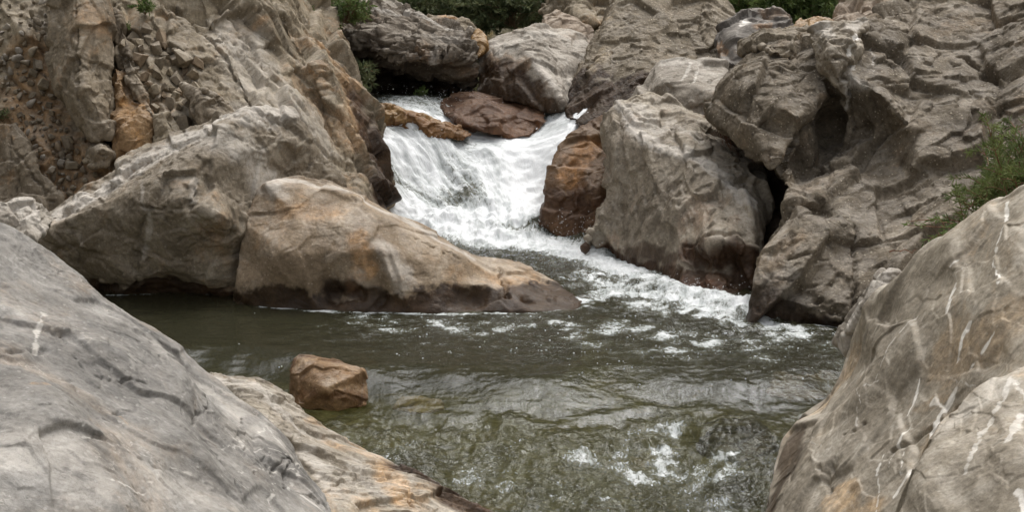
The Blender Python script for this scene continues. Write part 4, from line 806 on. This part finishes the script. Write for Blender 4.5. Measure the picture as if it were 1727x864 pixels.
# ================================================================== LOOSE STONES
def chunk(seed, mat, pts=11, flat=1.):
    r = random.Random(seed); bm = bmesh.new()
    for k in range(pts):
        v = Vector((r.gauss(0, 1), r.gauss(0, 1), r.gauss(0, 1))).normalized() * r.uniform(.8, 1.)
        bm.verts.new((v.x, v.y * .9, v.z * flat))
    h = bmesh.ops.convex_hull(bm, input=bm.verts)
    bmesh.ops.delete(bm, geom=list({g for g in h['geom_interior'] + h['geom_unused'] if isinstance(g, bmesh.types.BMVert)}), context='VERTS')
    bmesh.ops.subdivide_edges(bm, edges=bm.edges[:], cuts=2, use_grid_fill=True)
    for q in range(2): bmesh.ops.smooth_vert(bm, verts=bm.verts, factor=.5, use_axis_x=True, use_axis_y=True, use_axis_z=True)
    for q in bm.faces: q.smooth = True
    bmesh.ops.scale(bm, vec=(.03, .03, .03), verts=bm.verts)
    me = bpy.data.meshes.new('stone'); bm.to_mesh(me); bm.free(); me.materials.append(mat)
    for k in ('wet', 'vein', 'ochre', 'pale'): me.attributes.new(k, 'FLOAT', 'POINT')
    return me
stmats = [M['cliff'], M['pillar'], M['slanted'], M['middle'], M['cliff'], M['central']]
def block(seed, mat):
    r = random.Random(seed); bm = bmesh.new()
    for a in (-1, 1):
        for c in (-1, 1):
            for d in (-1, 1): bm.verts.new((a * r.uniform(.25, 1.1), c * r.uniform(.3, .95), d * r.uniform(.2, .85)))
    bmesh.ops.convex_hull(bm, input=bm.verts)
    bmesh.ops.dissolve_limit(bm, angle_limit=R(14), verts=bm.verts, edges=bm.edges)
    bmesh.ops.bevel(bm, geom=bm.edges[:], offset=.05, segments=1, affect='EDGES')
    bmesh.ops.scale(bm, vec=(.033, .033, .033), verts=bm.verts)
    me = bpy.data.meshes.new('block'); bm.to_mesh(me); bm.free(); me.materials.append(mat)
    for k in ('wet', 'vein', 'ochre', 'pale'): me.attributes.new(k, 'FLOAT', 'POINT')
    return me
palest = [chunk(k + 70, M[('pale', 'slanted', 'cliff')[k % 3]], pts=9 + k % 5, flat=.7) for k in range(9)]
blocks = [block(k + 40, stmats[k % 6]) for k in range(12)]
protos = [chunk(k + 3, stmats[k % 6], pts=9 + k % 5, flat=.7 + .1 * (k % 3)) for k in range(12)]
def stones(zone, n, rr, label, group, seed, key='cliff', name='stone', lib=None):
    r = random.Random(seed); used = []
    tries = 0
    while len(used) < n and tries < n * 60:
        tries += 1
        px, py = zone(r)
        rad = r.uniform(*rr) * (1.5 if r.random() < .15 else 1)
        if any((px - a) ** 2 + (py - c) ** 2 < (.72 * (rad + q)) ** 2 for a, c, q in used): continue
        h, no = onsurf(key, px, py)
        if h is None: continue
        used.append((px, py, rad))
        s = rad * h.y / F; k = s / .03
        o = bpy.data.objects.new(name, r.choice(lib or protos)); COL.objects.link(o)
        o.location = h + no * s * .62
        o.rotation_euler = (r.uniform(0, 6.3), r.uniform(0, 6.3), r.uniform(0, 6.3))
        o.scale = (k * r.uniform(.8, 1.35), k * r.uniform(.75, 1.1), k * r.uniform(.7, 1.))
        tag(o, label, 'stone', group)
def quad(x0, y0, x1, y1, f=None):
    def z(r):
        while True:
            p = (r.uniform(x0, x1), r.uniform(y0, y1))
            if f is None or f(*p): return p
    return z
stones(quad(198, 48, 335, 215, lambda x, y: (y < 60 + (x - 198) * 1.6 + 80) and (y > 30 + (x - 215) * .62)), 140, (7, 18), 'angular grey block in the broken ledge at the middle of the left cliff', 'angular blocks in the broken ledge of the cliff', 3, lib=blocks)
stones(quad(0, 0, 82, 105, lambda x, y: x < 82), 60, (7, 15), 'pale stone among the rubble at the top left corner of the cliff', 'stones in the upper left rubble', 4, lib=palest)
stones(quad(0, 100, 125, 330, lambda x, y: abs(x - (20 + (y - 100) * .42)) < 42), 100, (5, 13), 'small brown stone in the earthy rubble gully of the left cliff', 'small stones in the rubble gully', 5, lib=palest + protos[:3] + blocks[:4])
stones(quad(90, 240, 200, 345, lambda x, y: y < 350 - (x - 90) * .5), 44, (6, 13), 'brown stone at the foot of the rubble gully above the slanted boulder', 'stones at the foot of the gully', 6)

# ================================================================== PLANTS
def leafmat(name, a, c, tr=.3): return simple_mat(name, a, .55, tr, c, 6.)
M['willow'] = leafmat('willow_leaves', (.085, .12, .035), (.20, .24, .085), .3)
M['bush'] = leafmat('bush_leaves', (.065, .09, .04), (.17, .19, .09), .3)
M['fresh'] = leafmat('fresh_leaves', (.085, .13, .04), (.18, .24, .08), .3)
M['stem'] = simple_mat('woody_stems', (.12, .075, .04), .8, 0, (.22, .15, .09))
M['redstem'] = simple_mat('reddish_stems', (.14, .06, .04), .7, 0, (.24, .13, .08))
M['dry'] = simple_mat('dry_roots', (.11, .05, .03), .9, 0, (.22, .12, .07))
class LB:
    def __init__(s): s.v = []; s.f = []
    def leaf(s, p, d, L, w, r, up=None):
        d = d.normalized(); side = d.cross(Vector((r.gauss(0, 1), r.gauss(0, 1), r.gauss(0, 1)))).normalized() * w / 2
        n = d.cross(side).normalized(); i = len(s.v)
        s.v += [p, p + d * L * .4 + side, p + d * L + n * L * -.12, p + d * L * .4 - side]
        s.f.append((i, i + 1, i + 2, i + 3))
    def tube(s, pts, r0, r1, k=5):
        i0 = len(s.v)
        for j, p in enumerate(pts):
            d = (pts[min(j + 1, len(pts) - 1)] - pts[max(j - 1, 0)]).normalized(); a = d.orthogonal().normalized(); c = d.cross(a)
            rr = r0 + (r1 - r0) * j / (len(pts) - 1)
            for q in range(k):
                t = 2 * math.pi * q / k; s.v.append(p + (a * math.cos(t) + c * math.sin(t)) * rr)
        for j in range(len(pts) - 1):
            for q in range(k): s.f.append((i0 + j * k + q, i0 + j * k + (q + 1) % k, i0 + (j + 1) * k + (q + 1) % k, i0 + (j + 1) * k + q))
    def build(s, name, mat, parent, off):
        me = bpy.data.meshes.new(name); me.from_pydata([tuple(v - off) for v in s.v], [], s.f)
        return link(name, me, mat, parent)
def plant(name, base, tips, mat, stemmat, leafL, leafW, dens, seed, label, cat='shrub', group=None, sag=.1, r0=.006, spread=.6, sub=3, sublen=.25, parts=('leaves', 'stems')):
    """shrub: woody stems from the base to each tip, side twigs, narrow leaves all along them"""
    r = random.Random(seed); e = bpy.data.objects.new(name, None); COL.objects.link(e); e.location = base; e.empty_display_size = .1; tag(e, label, cat, group)
    L, S = LB(), LB()
    def branch(a, c, rad, lv):
        n = 8; mid = []; bow = Vector((r.gauss(0, 1), r.gauss(0, 1), abs(r.gauss(0, 1)))) * (c - a).length * .12
        for j in range(n + 1):
            t = j / n; mid.append(a.lerp(c, t) + bow * math.sin(math.pi * t) - Vector((0, 0, sag * (c - a).length * t * t)))
        S.tube(mid, rad, rad * .35, 5)
        ln = (c - a).length
        for q in range(int(dens * ln * (1 if lv else .6))):
            t = r.uniform(.15 if lv else .3, 1); j = min(n - 1, int(t * n)); p = mid[j].lerp(mid[j + 1], t * n - j); d = (mid[j + 1] - mid[j]).normalized()
            dv = d + Vector((r.gauss(0, 1), r.gauss(0, 1), r.gauss(0, 1))) * spread
            L.leaf(p, dv, leafL * r.uniform(.6, 1.2), leafW * r.uniform(.7, 1.2), r)
        if lv < 1:
            for q in range(sub):
                t = r.uniform(.3, .95); j = min(n - 1, int(t * n)); p = mid[j]; d = (c - a).normalized()
                branch(p, p + (d + Vector((r.gauss(0, .6), r.gauss(0, .6), r.gauss(0, .5)))).normalized() * sublen * r.uniform(.6, 1.3), rad * .5, lv + 1)
    for tp in tips: branch(Vector(base), Vector(tp), r0, 0)
    S.build(parts[1], stemmat, e, Vector(base)); L.build(parts[0], mat, e, Vector(base)); return e
rv = random.Random(11)
# willow on the right bank
b0 = P(1720, 370, 9.6)
tips = [P(rv.uniform(1650, 1800), rv.uniform(185, 330), rv.uniform(9.2, 10.4)) for k in range(30)] + [P(rv.uniform(1640, 1700), rv.uniform(270, 350), rv.uniform(9.3, 10.)) for k in range(8)]
plant('willow_shrub', b0, tips, M['willow'], M['redstem'], .055, .0085, 190, 21, 'green narrow leaved willow shrub at the right edge behind the veined boulder', sub=4, sublen=.16)
b0 = P(1690, 400, 9.6)
tips = [P(rv.uniform(1610, 1680), rv.uniform(285, 350), rv.uniform(9.4, 9.9)) for k in range(9)]
plant('willow_shrub', b0, tips, M['willow'], M['redstem'], .06, .010, 150, 22, 'loose willow branch leaning left of the larger willow shrub', sub=3, sublen=.12, group='willow shrubs behind the veined boulder')
b0 = P(1660, 410, 9.4)
tips = [P(rv.uniform(1525, 1630), rv.uniform(360, 395), rv.uniform(9.2, 9.6)) for k in range(11)]
plant('willow_shrub', b0, tips, M['fresh'], M['redstem'], .055, .011, 110, 23, 'low trailing green shoots along the top edge of the veined right boulder', sub=2, sublen=.08, group='willow shrubs behind the veined boulder')
# plants on the left cliff
def tuft(px, py, key, n, hgt, seed, label, mat=None, LL=.05, LW=.016, dens=140, name='cliff_plant', group=None, dY=0.):
    h, no = onsurf(key, px, py)
    if h is None: h = P(px, py, 15)
    r = random.Random(seed)
    tips = [h + Vector((r.gauss(0, hgt * .7), -.06 + r.gauss(0, hgt * .3), hgt * r.uniform(.4, 1.1))) for k in range(n)]
    return plant(name, h, tips, mat or M['fresh'], M['stem'], LL, LW, dens, seed, label, 'plant', group, sub=3, sublen=hgt * .5, r0=.003)
tuft(246, 24, 'cliff', 9, .13, 31, 'small bright green plant in a crack near the top of the left cliff')
tuft(214, 50, 'cliff', 8, .06, 32, 'tiny green tuft below the bright plant on the left cliff', LL=.03, LW=.01)
tuft(4, 205, 'cliff', 8, .10, 33, 'dark green tuft at the far left edge of the cliff', mat=M['bush'])
# shrub hanging at the top of the cliff, left of the layered boulder
def bushy(cpx, cpy, Y, rx, ry, rz, n, seed, label, mat='bush', LL=.05, LW=.018, name='shrub', tw=9, group=None):
    r = random.Random(seed); c = P(cpx, cpy, Y); base = c - Vector((0, -.1, rz * .9))
    tips = [c + Vector((rx * a, ry * bb, rz * cc)) for a, bb, cc in ((r.uniform(-1, 1), r.uniform(-1, 1), r.uniform(-.8, 1)) for k in range(n))]
    return plant(name, base, tips, M[mat], M['stem'], LL, LW, 120, seed, label, 'shrub', group, sub=5, sublen=max(rx, rz) * .45, sag=.15, spread=.9)
bushy(582, 8, 17.0, .28, .3, .22, 26, 41, 'green shrub over the gap between the left cliff and the layered boulder', 'fresh')
bushy(612, 118, 16.7, .12, .2, .16, 12, 42, 'dark hanging fern clump in the shade under the layered boulder', 'bush', LL=.07, LW=.014)
bushy(605, 150, 16.45, .16, .1, .04, 8, 43, 'low green ferns beside the water at the left lip of the falls', 'bush', LL=.08, LW=.012)
bushy(712, 156, 16.95, .07, .06, .05, 7, 44, 'small bright leafy plant at the foot of the layered boulder by the water', 'fresh', LL=.06, LW=.022, name='leafy_plant')
for k, (px, py, Y, rx, rz, n, lab) in enumerate([(700, 12, 20.5, .7, .35, 40, 'dark bushy shrub behind the layered boulder, left of the background thicket'), (785, 8, 20.8, .8, .42, 46, 'dense green shrub in the middle of the background thicket'),
        (865, 5, 20.6, .65, .36, 40, 'green shrub at the right end of the thicket behind the pale boulder'), (740, -30, 22.5, 1.1, .6, 40, 'tall dark shrub above the background thicket at the top edge'), (850, -30, 22.5, 1.1, .6, 40, 'tall grey green shrub above the pale boulder at the top edge'),
        (1262, 0, 19.4, .42, .30, 30, 'leafy green shrub behind the dark boulder with the white vein'), (1330, 2, 19.6, .5, .32, 34, 'bright green shrub on the bank between the two top right boulders'), (1395, 6, 19.4, .4, .32, 30, 'leafy shrub beside the tan pitted boulder at the top edge'), (1320, -30, 22., 1.1, .5, 36, 'taller shrub on the slope above the top right bank')]):
    bushy(px, py, Y, rx, .5, rz, n, 60 + k, lab, 'bush' if k < 5 else 'fresh', LL=.07, LW=.026)
# ================================================================== DRY ROOTS AND A STICK
def twigs(name, base, ends, seed, label, mat, cat, r0=.004, br=3):
    r = random.Random(seed); S = LB(); off = Vector(base)
    for e in ends:
        e = Vector(e); pts = [off.lerp(e, t / 7) + Vector((r.gauss(0, .012), r.gauss(0, .012), r.gauss(0, .012))) * (1 if 0 < t < 7 else 0) for t in range(8)]
        S.tube(pts, r0, r0 * .3)
        for q in range(br):
            j = r.randint(1, 6); d = Vector((r.gauss(0, .05), r.gauss(0, .03), r.gauss(0, .05))); S.tube([pts[j], pts[j] + d * .5 + Vector((0, 0, .008)), pts[j] + d], r0 * .5, r0 * .2, 4)
    me = bpy.data.meshes.new(name); me.from_pydata([tuple(v - off) for v in S.v], [], S.f); o = link(name, me, mat, None, off); return tag(o, label, cat)
twigs('dry_roots', P(1208, 205, 14.15), [P(rv.uniform(1205, 1240), rv.uniform(205, 262), rv.uniform(13.9, 14.2)) for k in range(16)] + [P(rv.uniform(1240, 1290), rv.uniform(240, 285), 13.95) for k in range(5)], 3, 'tangle of dry reddish roots hanging in the dark gap under the overhanging boulder', M['dry'], 'roots')
twigs('stick', P(1500, 425, 9.2), [P(1545, 421, 9.15)], 4, 'thin straight reddish stick poking out above the veined right boulder', M['redstem'], 'stick', r0=.005, br=0)
